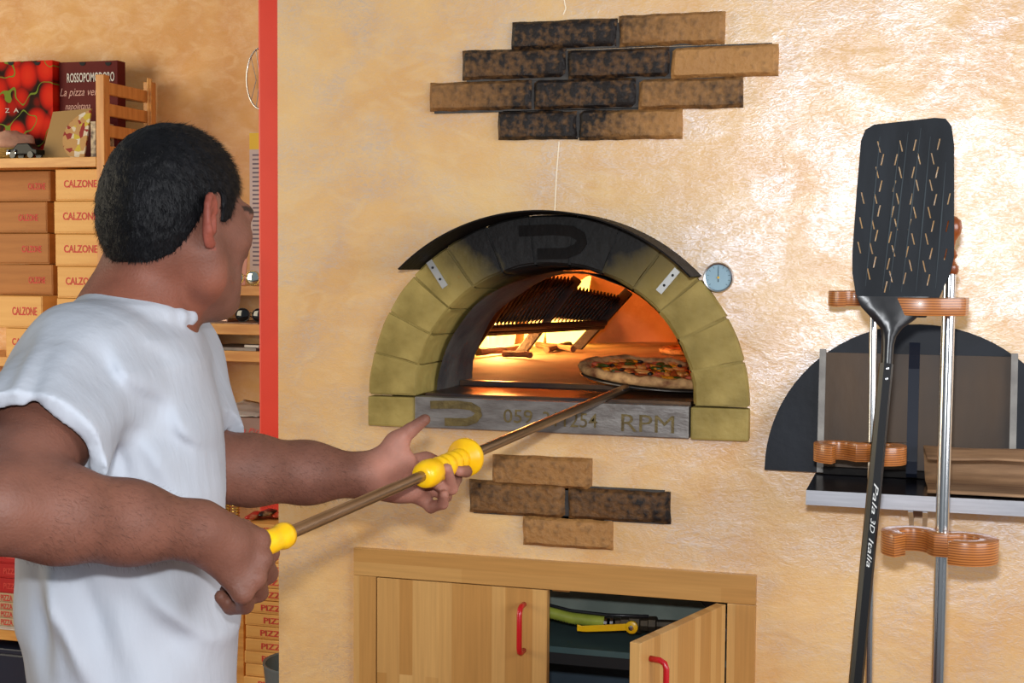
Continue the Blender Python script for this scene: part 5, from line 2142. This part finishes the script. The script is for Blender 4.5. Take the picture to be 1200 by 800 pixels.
pitch_ = z_s - onY(132, 121, SY + 0.03).z
for k in range(16):
    z1 = z_s - pitch_ * k
    MB().box(lx + 0.006, lx2 - 0.006, SY + 0.0325, SYR - 0.0005, z1 - pitch_ * 0.56, z1).build('slat', M_POST, su)
for yy in (SYR - 0.022, SYR - 0.008):
    MB().cyl((lx2 + 0.004, yy, onY(165, 330, SYR).z), (lx2 + 0.004, yy, onY(165, 93, SYR).z), 0.004, n=8).build('dowel', M_SHELFW, su)

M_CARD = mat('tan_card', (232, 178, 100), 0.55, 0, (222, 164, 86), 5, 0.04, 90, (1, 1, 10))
M_CARD_SHADE = mat('tan_card_shaded', (180, 118, 56), 0.65, 0, (164, 104, 46), 5, 0.04, 90, (1, 1, 10))  # tan card darkened to carry the shade of the board above


def cbox(name, label, cat, group, x0, x1, y0, y1, z0, z1, material, text=None, tx=None, tm=M_PRINT, yaw=0.0, lid=True, bold=0.02):
    """card box: tuck-in body, with the lid's front flap seam and its print"""
    m = MB()
    m.box(x0, x1, y0, y1, z0, z1)
    m.box(x0 + 0.003, x1 - 0.003, y0 - 0.0015, y0 + 0.001, z0 + 0.004, z1 - 0.001)
    o = m.build(name, material, bevel=0.0012, seg=1)
    tag(o, label, cat, group)
    if text:
        a, b, c, d = tx  # fractions of the front face
        lettering(text, (x0 + (x1 - x0) * a, y0 - 0.0018, z0 + (z1 - z0) * c), ((x1 - x0) * (b - a), 0, 0), (0, 0, (z1 - z0) * (d - c)), tm, o, bold=bold)
    if yaw:
        o.rotation_euler.z = yaw
    return o


ordn = ['topmost', 'second from the top', 'third from the top', 'fourth from the top', 'fifth from the top', 'sixth from the top', 'seventh from the top', 'eighth from the top', 'ninth from the top', 'tenth from the top', 'eleventh from the top', 'lowest']
# stack beside the ladder post: from the lower board up
zb0 = board_z[1]
zrow = [onY(90, y, SY + 0.02).z for y in (198, 235.5, 274, 312, 349.5, 386, 420)]
zrow[-1] = zb0
lf = [66, 64, 65, 67, 66, 66]
for k in range(6):
    cbox('calzone_box', 'tan CALZONE box, %s in the stack against the ladder post' % ordn[k], 'box', 'calzone boxes by the ladder post', onY(lf[k], 300, SY + 0.02).x, lx - 0.002, SY + 0.02, SY + 0.25, zrow[k + 1] + 0.0006, zrow[k] - 0.0006, M_CARD, 'CALZONE', (0.20, 0.94, 0.42, 0.66))
# deeper stack, with the shelf's shade painted into its card colour
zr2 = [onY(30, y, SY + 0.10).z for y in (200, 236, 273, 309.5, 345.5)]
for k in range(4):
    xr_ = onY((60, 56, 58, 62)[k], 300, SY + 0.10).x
    cbox('calzone_box', 'shade-darkened tan CALZONE box set back on the shelf, %s of its stack' % ('topmost', 'second from the top', 'third from the top', 'lowest')[k], 'box', 'calzone boxes set back in the shade', xr_ - 0.27, xr_, SY + 0.10, SY + 0.28, zr2[k + 1] + 0.0006, zr2[k] - 0.001, M_CARD_SHADE, 'CALZONE', ((0.71, 0.94), (0.62, 0.88), (0.64, 0.90), (0.68, 0.90))[k] + (0.38, 0.60))
# front pair carrying them
fy = SY + 0.005
z3 = [zr2[4], onY(30, 384.5, fy).z, zb0]
cbox('calzone_box', 'tan CALZONE box with visible end, carrying the shade-darkened stack', 'box', 'front calzone boxes', onY(50, 360, fy).x - 0.24, onY(50, 360, fy).x, fy, SY + 0.27, z3[1] + 0.0006, z3[0] - 0.0006, M_CARD, 'CALZONE', (0.56, 0.92, 0.40, 0.66))
cbox('calzone_box', 'tan CALZONE box standing on the shelf board, under the box with the visible end', 'box', 'front calzone boxes', onY(6, 400, fy).x, onY(50, 400, fy).x - 0.004, fy + 0.004, SY + 0.27, z3[2] + 0.0004, z3[1] - 0.0006, M_CARD, 'CALZONE', (0.18, 0.96, 0.42, 0.66))

# ---- things on the top board
bz = board_z[0]


def tomatomat():
    m = bpy.data.materials.new('tomato_print')
    nt, b = nodes(m)
    N, L = nt.nodes, nt.links
    tc = N.new('ShaderNodeTexCoord')
    mp = N.new('ShaderNodeMapping')
    mp.inputs['Scale'].default_value = (1, 0.0, 0.85)
    L.new(tc.outputs['Object'], mp.inputs[0])
    v = N.new('ShaderNodeTexVoronoi')
    v.inputs['Scale'].default_value = 15
    v.inputs['Randomness'].default_value = 0.75
    L.new(mp.outputs[0], v.inputs['Vector'])
    r = N.new('ShaderNodeValToRGB')
    e = r.color_ramp.elements
    e[0].position = 0.0
    e[0].color = lin((250, 150, 110))
    e[1].position = 0.78
    e[1].color = lin((20, 14, 12))
    for p, c in ((0.09, (228, 62, 32)), (0.45, (206, 36, 18)), (0.60, (150, 20, 12)), (0.68, (50, 22, 14))):
        q = e.new(p)
        q.color = lin(c)
    L.new(v.outputs['Distance'], r.inputs[0])
    wv = N.new('ShaderNodeTexNoise')
    wv.inputs['Scale'].default_value = 11
    wv.inputs['Detail'].default_value = 1
    L.new(mp.outputs[0], wv.inputs['Vector'])
    d = N.new('ShaderNodeMath')
    d.operation = 'SUBTRACT'
    d.inputs[1].default_value = 0.5
    L.new(wv.outputs['Fac'], d.inputs[0])
    ab = N.new('ShaderNodeMath')
    ab.operation = 'ABSOLUTE'
    L.new(d.outputs[0], ab.inputs[0])
    lt = N.new('ShaderNodeMath')
    lt.operation = 'LESS_THAN'
    lt.inputs[1].default_value = 0.009
    L.new(ab.outputs[0], lt.inputs[0])
    mx = N.new('ShaderNodeMix')
    mx.data_type = 'RGBA'
    L.new(lt.outputs[0], mx.inputs[0])
    L.new(r.outputs[0], mx.inputs[6])
    mx.inputs[7].default_value = lin((112, 132, 44))
    L.new(mx.outputs[2], b.inputs['Base Color'])
    b.inputs['Roughness'].default_value = 0.6
    b.inputs['Specular IOR Level'].default_value = 0.08
    return m


def notch(c, par, y):
    MB().prism([Vector((c.x + 0.011 * math.cos(a), y - 0.0012, c.z + 0.011 * math.sin(a))) for a in [math.pi + math.pi * i / 10 for i in range(11)]], (0, -0.0005, 0)).build('thumb_notch', M_DARK, par)


y1 = SY + 0.18
x1 = onY(62, 120, y1).x
zt = onY(30, 71.5, y1).z
tb = MB().box(x1 - 0.33, x1, y1, y1 + 0.042, bz + 0.0005, zt).build('pizza_box', tomatomat(), bevel=0.0015)
tag(tb, 'upright pizza box printed with red cherry tomatoes, on the top shelf', 'box', 'pizza boxes displayed upright')
for px in (13, 44):
    notch(onY(px, 72.5, y1), tb, y1)
lettering('Z  A', onY(6, 132, y1 - 0.0016), (0.05, 0, 0), (0, 0, 0.013), M_WHITEP, tb)
y2 = SY + 0.205
x0b, x1b = x1 + 0.006, onY(138, 120, y2).x
zt2 = onY(100, 72, y2).z
M_MAROON = mat('maroon_print', (104, 44, 40), 0.6, 0, (90, 30, 30), 4, spec=0.1)
rb_ = MB().box(x0b, x1b, y2, y2 + 0.045, bz + 0.0005, zt2).build('pizza_box', M_MAROON, bevel=0.0015)
tag(rb_, 'upright maroon pizza box with white lettering, behind the ladder post', 'box', 'pizza boxes displayed upright')
for px in (97, 127):
    notch(onY(px, 73, y2), rb_, y2)
a, b, t = onY(79, 97, y2), onY(134.5, 96, y2), onY(79, 86, y2)
lettering('ROSSOPOMODORO', (a.x, y2 - 0.0016, a.z), (b.x - a.x, 0, 0), (0, 0, t.z - a.z), M_WHITEP, rb_, bold=0.012)
a, b, t = onY(67.5, 116, y2), onY(124, 114, y2), onY(67, 104, y2)
lettering('La pizza verace', (max(a.x, x0b + 0.004), y2 - 0.0016, a.z), (b.x - a.x, 0, 0), (0, 0, t.z - a.z), mat('pale_pink_ink', (206, 150, 136), 0.5), rb_, shear=0.35)
a, t = onY(77, 131, y2), onY(77, 121, y2)
lettering('napoletana', (a.x, y2 - 0.0016, a.z), (0.09, 0, 0), (0, 0, t.z - a.z), MATS['pale_pink_ink'], rb_, shear=0.35)

# leaning menu booklet
yb_ = SY + 0.06
P00, P10 = onY(48, 183, yb_), onY(98, 184, yb_)
P00.z = P10.z = bz + 0.001
P01, P11 = onY(62, 131, yb_ + 0.05), onY(107, 127, yb_ + 0.05)


def foodmat():
    m = bpy.data.materials.new('menu_print')
    nt, b = nodes(m)
    N, L = nt.nodes, nt.links
    tc = N.new('ShaderNodeTexCoord')
    sp = N.new('ShaderNodeSeparateXYZ')
    L.new(tc.outputs['Generated'], sp.inputs[0])
    vd = N.new('ShaderNodeVectorMath')
    vd.operation = 'DISTANCE'
    vd.inputs[1].default_value = (1.15, 0.5, 0.35)
    L.new(tc.outputs['Generated'], vd.inputs[0])
    lt = N.new('ShaderNodeMath')
    lt.operation = 'LESS_THAN'
    lt.inputs[1].default_value = 0.74
    L.new(vd.outputs['Value'], lt.inputs[0])
    v = N.new('ShaderNodeTexVoronoi')
    v.inputs['Scale'].default_value = 60
    L.new(tc.outputs['Object'], v.inputs['Vector'])
    r = N.new('ShaderNodeValToRGB')
    r.color_ramp.interpolation = 'CONSTANT'
    e = r.color_ramp.elements
    e[0].color = lin((222, 206, 176))
    e[1].position = 0.55
    e[1].color = lin((150, 40, 30))
    for p, c in ((0.3, (196, 150, 90)), (0.7, (206, 180, 60)), (0.82, (226, 214, 196))):
        q = e.new(p)
        q.color = lin(c)
    L.new(v.outputs['Color'], r.inputs[0])
    mx = N.new('ShaderNodeMix')
    mx.data_type = 'RGBA'
    L.new(lt.outputs[0], mx.inputs[0])
    mx.inputs[6].default_value = lin((168, 132, 78))
    L.new(r.outputs[0], mx.inputs[7])
    L.new(mx.outputs[2], b.inputs['Base Color'])
    b.inputs['Roughness'].default_value = 0.45
    return m


m = MB()
m.prism([P00, P10, P11, P01], (0, 0.006, 0))
tag(m.build('menu_booklet', foodmat()), 'kraft menu booklet with food picture leaning against the pizza boxes', 'booklet')
a, b = onY(106.5, 184, SY + 0.08), onY(112, 142, SY + 0.08)
o = MB().box(a.x, b.x, SY + 0.08, SY + 0.18, bz + 0.0005, b.z).build('spice_carton', mat('carton_print', (216, 196, 160), 0.5, 0, (80, 60, 50), 60), bevel=0.001)
tag(o, 'narrow pale carton squeezed between menu booklet and ladder post', 'carton')

# straw basket with a wrapped loaf, and a small model car in front of it
bc = onY(14, 178, SY + 0.09)
bk = thing('bread_basket', 'shallow straw basket holding a pinkish wrapped loaf', 'basket', (bc.x, bc.y, bz))
MB().lathe((bc.x, bc.y, bz + 0.0005), (0, 0, 1), [(0.050, 0), (0.062, 0.008), (0.072, 0.030), (0.074, 0.034), (0.068, 0.033), (0.056, 0.01), (0.002, 0.006)], 28).build('bowl', mat('straw', (186, 146, 72), 0.7, 0, (140, 104, 48), 60, 0.4, 140, (1, 1, 4)), bk, smooth='all')
m = MB()
m.sphere((bc.x - 0.004, bc.y, bz + 0.052), (0.080, 0.055, 0.040), 22, 14)
m.build('wrapped_loaf', mat('pink_wrapping', (206, 156, 130), 0.6, 0, (184, 132, 108), 12, 0.3, 50), bk, smooth='all', noise_amp=0.014, noise_f=22)
cc = onY(28, 184, SY + 0.012)
car = thing('model_car', 'small black model car with chrome bumper on the top shelf', 'toy car', (cc.x, SY + 0.03, bz))
cl_, ch_ = 0.105, 0.046
x0 = onY(8, 180, SY + 0.012).x
prof = [(0, 0.012), (0, 0.026), (0.022, 0.030), (0.036, 0.045), (0.074, 0.046), (0.090, 0.030), (cl_, 0.027), (cl_, 0.012)]
MB().prism([(x0 + a, SY + 0.012, bz + b) for a, b in prof], (0, 0.042, 0)).build('body', mat('gloss_black', (12, 13, 16), 0.35, 0, spec=0.2), car, bevel=0.003)
for wx in (0.022, 0.084):
    for wy in (SY + 0.008, SY + 0.05):
        MB().cyl((x0 + wx, wy, bz + 0.0105), (x0 + wx, wy + 0.008, bz + 0.0105), 0.010, n=16).build('wheel', M_BLKP, car)
MB().box(x0 - 0.003, x0 - 0.0003, SY + 0.014, SY + 0.052, bz + 0.012, bz + 0.019).build('bumper', M_CHROME, car)
for wx in (0.006, 0.030):
    MB().sphere((x0 + wx, SY + 0.0095, bz + 0.022), 0.005, 10, 6).build('headlamp', M_CHROME, car)
MB().box(x0 + 0.004, x0 + 0.034, SY + 0.0085, SY + 0.0115, bz + 0.014, bz + 0.018).build('grille', M_CHROME, car)

# ---- boxes on the low board, at the frame's edge
yb_ = SY + 0.02
zL = [onY(12, y, yb_).z for y in (640, 661, 679, 697, 708, 717.5, 727, 737)]
xr_ = onY(24.5, 690, yb_).x
M_REDB = mat('red_card', (196, 30, 30), 0.45, 0, (176, 22, 24), 4)
M_CREAM = mat('cream_card', (200, 176, 142), 0.6, 0, (188, 162, 128), 6)
M_BLUEP = mat('blue_print', (40, 76, 130), 0.5)
zlow = board_z[2]
paper = MB().box(xr_ - 0.30, xr_ + 0.03, SY - 0.006, SY + 0.25, zlow + 0.0003, zlow + 0.003).build('paper_sheet', M_WHITEP)
tag(paper, 'sheet of white paper under the lowest cream box', 'paper')
zL = [zlow + 0.0035 + (z - zL[-1]) * (zL[0] - zlow - 0.0035) / (zL[0] - zL[-1]) for z in zL]
nm3 = ('topmost', 'middle', 'lowest')
for k in range(3):
    cbox('pizza_box', 'bright red pizza box on the low shelf, %s of the three red ones' % nm3[k], 'box', 'red pizza boxes on the low shelf', xr_ - 0.30, xr_, yb_, SY + 0.25, zL[k + 1] + 0.0005, zL[k] - 0.0005, M_REDB, 'PIZZA', (0.80, 0.97, 0.3, 0.7), tm=mat('dark_red_print', (214, 70, 60), 0.5))
for k in range(3, 7):
    o = cbox('pizza_box', 'cream pizza box with red and blue print, %s of the four under the red boxes' % ('topmost', 'second', 'third', 'lowest')[k - 3], 'box', 'cream pizza boxes on the low shelf', xr_ - 0.30, xr_, yb_, SY + 0.25, zL[k + 1] + 0.0005, zL[k] - 0.0005, M_CREAM, 'PIZZA', (0.76, 0.90, 0.15, 0.85))
    MB().box(xr_ - 0.022, xr_ - 0.006, yb_ - 0.0025, yb_ - 0.0016, zL[k + 1] + 0.004, zL[k] - 0.003).build('blue_mark', M_BLUEP, o)
zc1 = onY(12, 757, SY).z
cr = MB().box(xr_ - 0.35, xr_ + 0.07, SY + 0.02, SY + 0.27, 0.0, zc1 - 0.03)
m_ = mat('navy_plastic', (24, 34, 56), 0.4)
crate = cr.build('storage_crate', m_, bevel=0.008)
tag(crate, 'dark navy plastic crate on the floor under the low shelf', 'crate')
MB().box(xr_ - 0.36, xr_ + 0.08, SY + 0.01, SY + 0.28, zc1 - 0.0295, zc1 - 0.012).build('lid', m_, crate, bevel=0.004)

# ------------------------------------------------------------------ second set of shelves behind the man's face
RY = 1.14
rx0 = lx2 + 0.05
rx1 = LEFT_X - 0.01
ws = thing('wall_shelves', 'pine wall shelves with sunglasses and papers beside the red post', 'shelves', ((rx0 + rx1) / 2, RY + 0.13, 0))
rz_ = []
for (yt, yb) in ((335, 346), (379.5, 392), (411, 423.5), (520, 532)):
    zt, zb = onY(275, yt, RY).z, onY(275, yb, RY).z
    rz_.append(zt)
    MB().box(rx0, rx1, RY, BACKY - 0.004, zb, zt).build('shelf_board', M_SHELFW, ws, bevel=0.0015)
MB().box(rx0 - 0.022, rx0 - 0.001, RY, BACKY - 0.004, 0, rz_[0]).build('side_panel', M_POST, ws)
MB().box(rx1 - 0.02, rx1, RY + 0.002, BACKY - 0.005, 0, rz_[3] - 0.03).build('side_panel', M_POST, ws)


def shades(name, label, pxc, py_bot, dx, Y, z, lens, frame, r, sq):
    c = onY(pxc, 330, Y)
    t = thing(name, label, 'sunglasses', (c.x, Y, z), 'sunglasses on the wall shelves')
    for s in (-1, 1):
        cx_ = c.x + s * dx
        pts = [Vector((cx_ + r * math.cos(a), Y, z + 0.002 + r * sq + r * sq * math.sin(a))) for a in [2 * math.pi * i / 20 for i in range(20)]]
        ln = MB().sphere((cx_, Y + 0.001, z + 0.002 + r * sq), (r, 0.005, r * sq), 18, 10).build('lens', lens, t, smooth='all')
        MB().tube(pts + [pts[0]], 0.0013, 6, False).build('rim', frame, t, smooth='all')
        MB().tube([(cx_ + s * r, Y + 0.001, z + r * sq * 1.5), (cx_ + s * (r + 0.004), Y + 0.02, z + r * sq * 1.5), (cx_ + s * r * 0.9, Y + 0.11, z + 0.010), (cx_ + s * r * 0.8, Y + 0.125, z + 0.003)], 0.0016, 6).build('temple', frame, t, smooth='all')
    MB().tube([(c.x - dx + r * 0.9, Y, z + r * sq * 1.3), (c.x, Y - 0.003, z + r * sq * 1.5), (c.x + dx - r * 0.9, Y, z + r * sq * 1.3)], 0.0015, 6).build('bridge', frame, t, smooth='all')


M_MIRR = mat('mirror_lens', (220, 226, 214), 0.06, 1.0)
shades('sunglasses', 'mirrored aviator sunglasses on the upper wall shelf', 287, 334, 0.026, RY + 0.04, rz_[0], M_MIRR, mat('gold_wire', (190, 160, 90), 0.25, 0.9), 0.022, 0.95)
shades('sunglasses', 'black sunglasses on newspaper next to the phone', 294, 377, 0.027, RY + 0.05, rz_[1] + 0.003, mat('black_lens', (12, 12, 14), 0.08, coat=0.5), M_BLKP, 0.023, 0.85)
npz = rz_[1] + 0.0003
a = onZ(222, 374, npz)
o = MB().box(onY(205, 380, RY).x, onY(300, 380, RY).x, RY + 0.012, RY + 0.20, npz, npz + 0.0025).build('newspaper', mat('newsprint', (190, 160, 138), 0.8, 0, (150, 122, 106), 70, 0, 60, (1, 8, 1)))
tag(o, 'folded newspaper on the middle wall shelf', 'newspaper')
px_a, px_b = onY(246, 376, RY + 0.05).x, onY(268, 376, RY + 0.05).x
ph = MB().box(px_a, px_b, RY + 0.045, RY + 0.155, npz + 0.0028, npz + 0.011).build('mobile_phone', mat('rose_metal', (196, 160, 146), 0.3, 0.6), bevel=0.003)
tag(ph, 'black-screened phone with pinkish case lying on the newspaper', 'phone')
MB().box(px_a + 0.002, px_b - 0.002, RY + 0.049, RY + 0.151, npz + 0.0111, npz + 0.0117).build('screen', mat('screen_glass', (8, 8, 10), 0.08), ph)
o = MB().box(onY(235, 410, RY).x, onY(298, 410, RY).x, RY + 0.01, RY + 0.19, rz_[2] + 0.0003, rz_[2] + 0.009).build('magazine', mat('grey_magazine', (96, 92, 94), 0.4, 0, (150, 140, 132), 9, 0, 60, (1, 5, 1)))
tag(o, 'dark grey magazine on the lower wall shelf', 'magazine')
pa = onY(285, 409, RY + 0.008)
o = MB().tube([(pa.x, RY + 0.02, rz_[2] + 0.0135), (pa.x + 0.05, RY + 0.012, rz_[2] + 0.0135)], 0.004, 8).build('pen', M_WHITEP)
tag(o, 'white pen lying on the dark magazine', 'pen')
# paper strip on the wall, pink card and the wire whisk
a, b = onY(293, 320, BACKY - 0.002), onY(303.5, 155, BACKY - 0.002)
st = MB().box(a.x, b.x + 0.02, BACKY - 0.0025, BACKY - 0.0005, a.z, b.z).build('paper_strip', mat('ruled_strip', (214, 196, 190), 0.6, 0, (200, 180, 176), 6))
tag(st, 'long pale ruled paper strip with yellow head hanging on the back wall', 'notice')
zz = onY(297, 175, BACKY - 0.002).z
MB().box(a.x, b.x + 0.02, BACKY - 0.0031, BACKY - 0.0026, zz, b.z - 0.001).build('head', mat('yellow_card', (232, 190, 30), 0.5), st)
M_INKD = mat('grey_ink', (110, 96, 110), 0.6)
for k in range(26):
    z = zz - 0.02 - k * (zz - a.z - 0.03) / 26
    MB().box(a.x + 0.010, b.x + 0.012, BACKY - 0.0031, BACKY - 0.0026, z, z + 0.005).build('entry', M_INKD, st)
a, b = onY(275, 330, RY + 0.12), onY(287, 289, RY + 0.12)
o = MB().prism([(a.x, RY + 0.12, rz_[0] + 0.0005), (b.x, RY + 0.12, rz_[0] + 0.0005), (b.x, RY + 0.14, b.z), (a.x, RY + 0.14, b.z)], (0, 0.002, 0)).build('card', mat('pink_card', (212, 150, 136), 0.6))
tag(o, 'small pink card standing behind the mirrored sunglasses', 'card')
wc = onY(306, 92, BACKY - 0.03)
wk = thing('wire_skimmer', 'round chrome wire strainer hanging on the back wall beside the red post', 'strainer', wc - Vector((0, 0, 0.085)))
rw = wc.x - onY(289, 92, BACKY - 0.03).x
rh = wc.z - onY(306, 128, BACKY - 0.03).z
pts = [wc + Vector((rw * math.cos(a), 0, rh * math.sin(a))) for a in [2 * math.pi * i / 36 for i in range(37)]]
MB().tube(pts, 0.0028, 8, False).build('ring', M_CHROME, wk, smooth='all')
for k in range(5):
    xx = (-0.7 + 0.35 * k)
    hh = math.sqrt(1 - xx * xx)
    MB().tube([wc + Vector((rw * xx, 0, rh * hh)), wc + Vector((rw * xx * 0.8, 0.022, 0)), wc + Vector((rw * xx, 0, -rh * hh))], 0.0012, 6).build('wire', M_STEEL, wk)
MB().cyl(wc + Vector((0, 0, rh)), wc + Vector((0, 0.028, rh + 0.12)), 0.004, n=8).build('handle', M_CHROME, wk)

# flat box with a crumpled sheet on the fourth board
zb4 = rz_[3]
a, b = onY(245, 500, RY), onY(303, 500, RY)
zt = onY(290, 489, RY + 0.02).z
o = cbox('pizza_box', 'grey-brown flat pizza box with red script under a crumpled sheet', 'box', None, onY(238, 500, RY).x, rx1 - 0.02, RY + 0.02, BACKY - 0.02, zb4 + 0.0005, zt, mat('grey_card', (150, 122, 110), 0.6, 0, (134, 106, 96), 7))
a = onY(272, 506, RY + 0.0182)
lettering('Una Pizza', (a.x, RY + 0.0182, a.z), (0.11, 0, 0), (0, 0, 0.014), M_PRINT, o, shear=0.3)
m = MB()
xa, xb = onY(247, 480, RY).x, onY(299, 480, RY).x
m.grid(lambda u, v: Vector((xa + (xb - xa) * u, RY + 0.012 + 0.2 * v, zt + 0.004 + 0.022 * (1 - u) * v + 0.006 * (1 + noise.noise(Vector((u * 4, v * 4, 3)))) - (0.006 if v < 0.1 else 0))), 14, 12)
tag(m.build('crumpled_paper', M_WHITEP, smooth='all', solid=0.001), 'crumpled white paper sheet lying on the flat grey-brown box', 'paper')

# ------------------------------------------------------------------ PIZZA box stack at the wall's end, with things on it
PY = 0.72
pz = [onY(300, 613 + 15.1 * k, PY).z for k in range(30)]
nb = 0
x0, x1 = onY(285, 700, PY).x, min(LEFT_X - 0.006, onY(285, 700, PY).x + 0.33)
dz = pz[0] - pz[1]
nbox = int(pz[0] / dz)
names = ordn[:11] + ['twelfth from the top', 'thirteenth from the top', 'fourteenth from the top', 'fifteenth from the top', 'sixteenth from the top', 'seventeenth from the top', 'eighteenth from the top', 'nineteenth from the top', 'twentieth from the top', '21st from the top', '22nd from the top', '23rd from the top', '24th from the top', '25th from the top', '26th from the top', '27th from the top', '28th from the top', '29th from the top', '30th from the top', '31st from the top', '32nd from the top']
ext = pz[0] - nbox * dz
stool = MB().box(x0 + 0.01, x1 - 0.01, PY + 0.01, PY + 0.28, 0, 0.001 + ext + dz * (nbox - 13)).build('plinth', mat('dark_wood', (70, 48, 34), 0.6), bevel=0.003)
tag(stool, 'dark wooden plinth on the floor under the PIZZA boxes', 'plinth')
for k in range(13):
    jx = (0.004, 0.0, -0.003, 0.002, 0.0, 0.003, 0.001, 0.004, 0.005, 0.006, 0.002, 0.004, 0.0)[k]
    cbox('pizza_box', 'tan PIZZA box, %s in the stack beside the plaster wall end' % names[k], 'box', 'stacked PIZZA boxes', x0 + jx, x1 + jx * 0.4, PY + 0.002 * (k % 3), PY + 0.285, pz[0] - dz * (k + 1) + 0.0008, pz[0] - dz * k - 0.0008, M_CARD, 'PIZZA', (0.13 + 0.012 * (k % 4), 0.36 + 0.012 * (k % 4), 0.26, 0.74))
zt = pz[0]
for j, (pxa, pxb, col, lab, zo) in enumerate(((285, 300, (190, 40, 30), 'red foil packet on top of the PIZZA boxes', 0), (296, 312, (30, 28, 30), 'black foil packet on top of the PIZZA boxes', 1), (306, 326, (196, 70, 40), 'orange-red packet on the PIZZA boxes next to the wall end', 0))):
    xa, xb = onY(pxa, 606, PY + 0.03).x, min(onY(pxb, 606, PY + 0.03).x, x1)
    m = MB()
    m.sphere(((xa + xb) / 2, PY + 0.06 + 0.02 * j, zt + 0.0085 + 0.006 * zo), ((xb - xa) / 2, 0.045, 0.008), 14, 8)
    tag(m.build('snack_packet', mat('foil_%d' % j, col, 0.3, 0.1, (220, 190, 150), 25, lo=0.55, hi=0.7), smooth='all', noise_amp=0.003, noise_f=60), lab, 'packet', 'packets on the box stack')
# two brass coils standing behind the man's hand
for j, px in enumerate((265.5, 276)):
    Yc = PY + 0.06
    c = onY(px, 605, Yc)
    z0, z1 = c.z - 0.045, onY(px, 588, Yc).z
    n = 110
    pts = [(c.x + 0.0095 * math.cos(i * 0.62), Yc + 0.0095 * math.sin(i * 0.62), z0 + (z1 - z0) * i / n) for i in range(n + 1)]
    tag(MB().tube(pts, 0.0022, 6).build('brass_coil', mat('bright_brass', (214, 186, 104), 0.22, 0.9), smooth='all'), ('shiny brass spiral coil, the one farther from the PIZZA boxes', 'shiny brass spiral coil, the one right beside the PIZZA boxes')[j], 'coil', 'pair of brass coils')
zc = onY(265, 605, PY + 0.06).z - 0.046
sidet = MB().box(onY(225, 600, PY).x, x0 - 0.008, PY + 0.01, PY + 0.25, zc - 0.02, zc)
st_ = sidet.build('side_table', M_SHELFW)
tag(st_, 'small pine side table beside the stack of PIZZA boxes', 'table')
for xx in (onY(225, 600, PY).x + 0.01, x0 - 0.03):
    for yy in (PY + 0.02, PY + 0.22):
        MB().box(xx, xx + 0.02, yy, yy + 0.02, 0, zc - 0.0205).build('leg', M_SHELFW, st_)
# grey bucket on the floor side
BYk = 0.36
c = onY(360, 772, BYk)
bkz = onY(330, 772, BYk).z
rB = c.x - onY(313, 775, BYk).x
bu_ = thing('bucket', 'grey-blue plastic bucket on a stool at the foot of the wall end', 'bucket', (c.x, BYk, bkz - 0.26))
bcx = c.x
M_BK = mat('grey_blue_plastic', (96, 108, 112), 0.4)
MB().lathe((bcx, BYk, bkz - 0.26), (0, 0, 1), [(rB * 0.72, 0), (rB * 0.98, 0.255), (rB, 0.258), (rB, 0.262), (rB * 0.94, 0.26), (rB * 0.68, 0.008), (0.001, 0.006)], 28).build('pail', M_BK, bu_, smooth=True)
MB().tube([(bcx + rB * 1.02 * math.cos(a), BYk - 0.35 * rB * math.sin(a) * 1.0, bkz - 0.01 - 0.05 * math.sin(a)) for a in [math.pi * i / 14 for i in range(15)]], 0.003, 6).build('bail', M_STEEL, bu_)
sz_ = bkz - 0.2605
stl = MB().lathe((bcx, BYk, sz_ - 0.03), (0, 0, 1), [(rB * 0.9, 0), (rB * 0.92, 0.004), (rB * 0.92, 0.026), (rB * 0.9, 0.0298), (0.01, 0.03)], 24).build('stool', M_POST)
tag(stl, 'low round wooden stool under the grey-blue bucket', 'stool')
for k in range(3):
    a = 2 * math.pi * k / 3 + 0.5
    MB().cyl((bcx + rB * 0.75 * math.cos(a), BYk + rB * 0.75 * math.sin(a), 0), (bcx + rB * 0.6 * math.cos(a), BYk + rB * 0.6 * math.sin(a), sz_ - 0.0305), 0.012, n=10).build('leg', M_POST, stl)
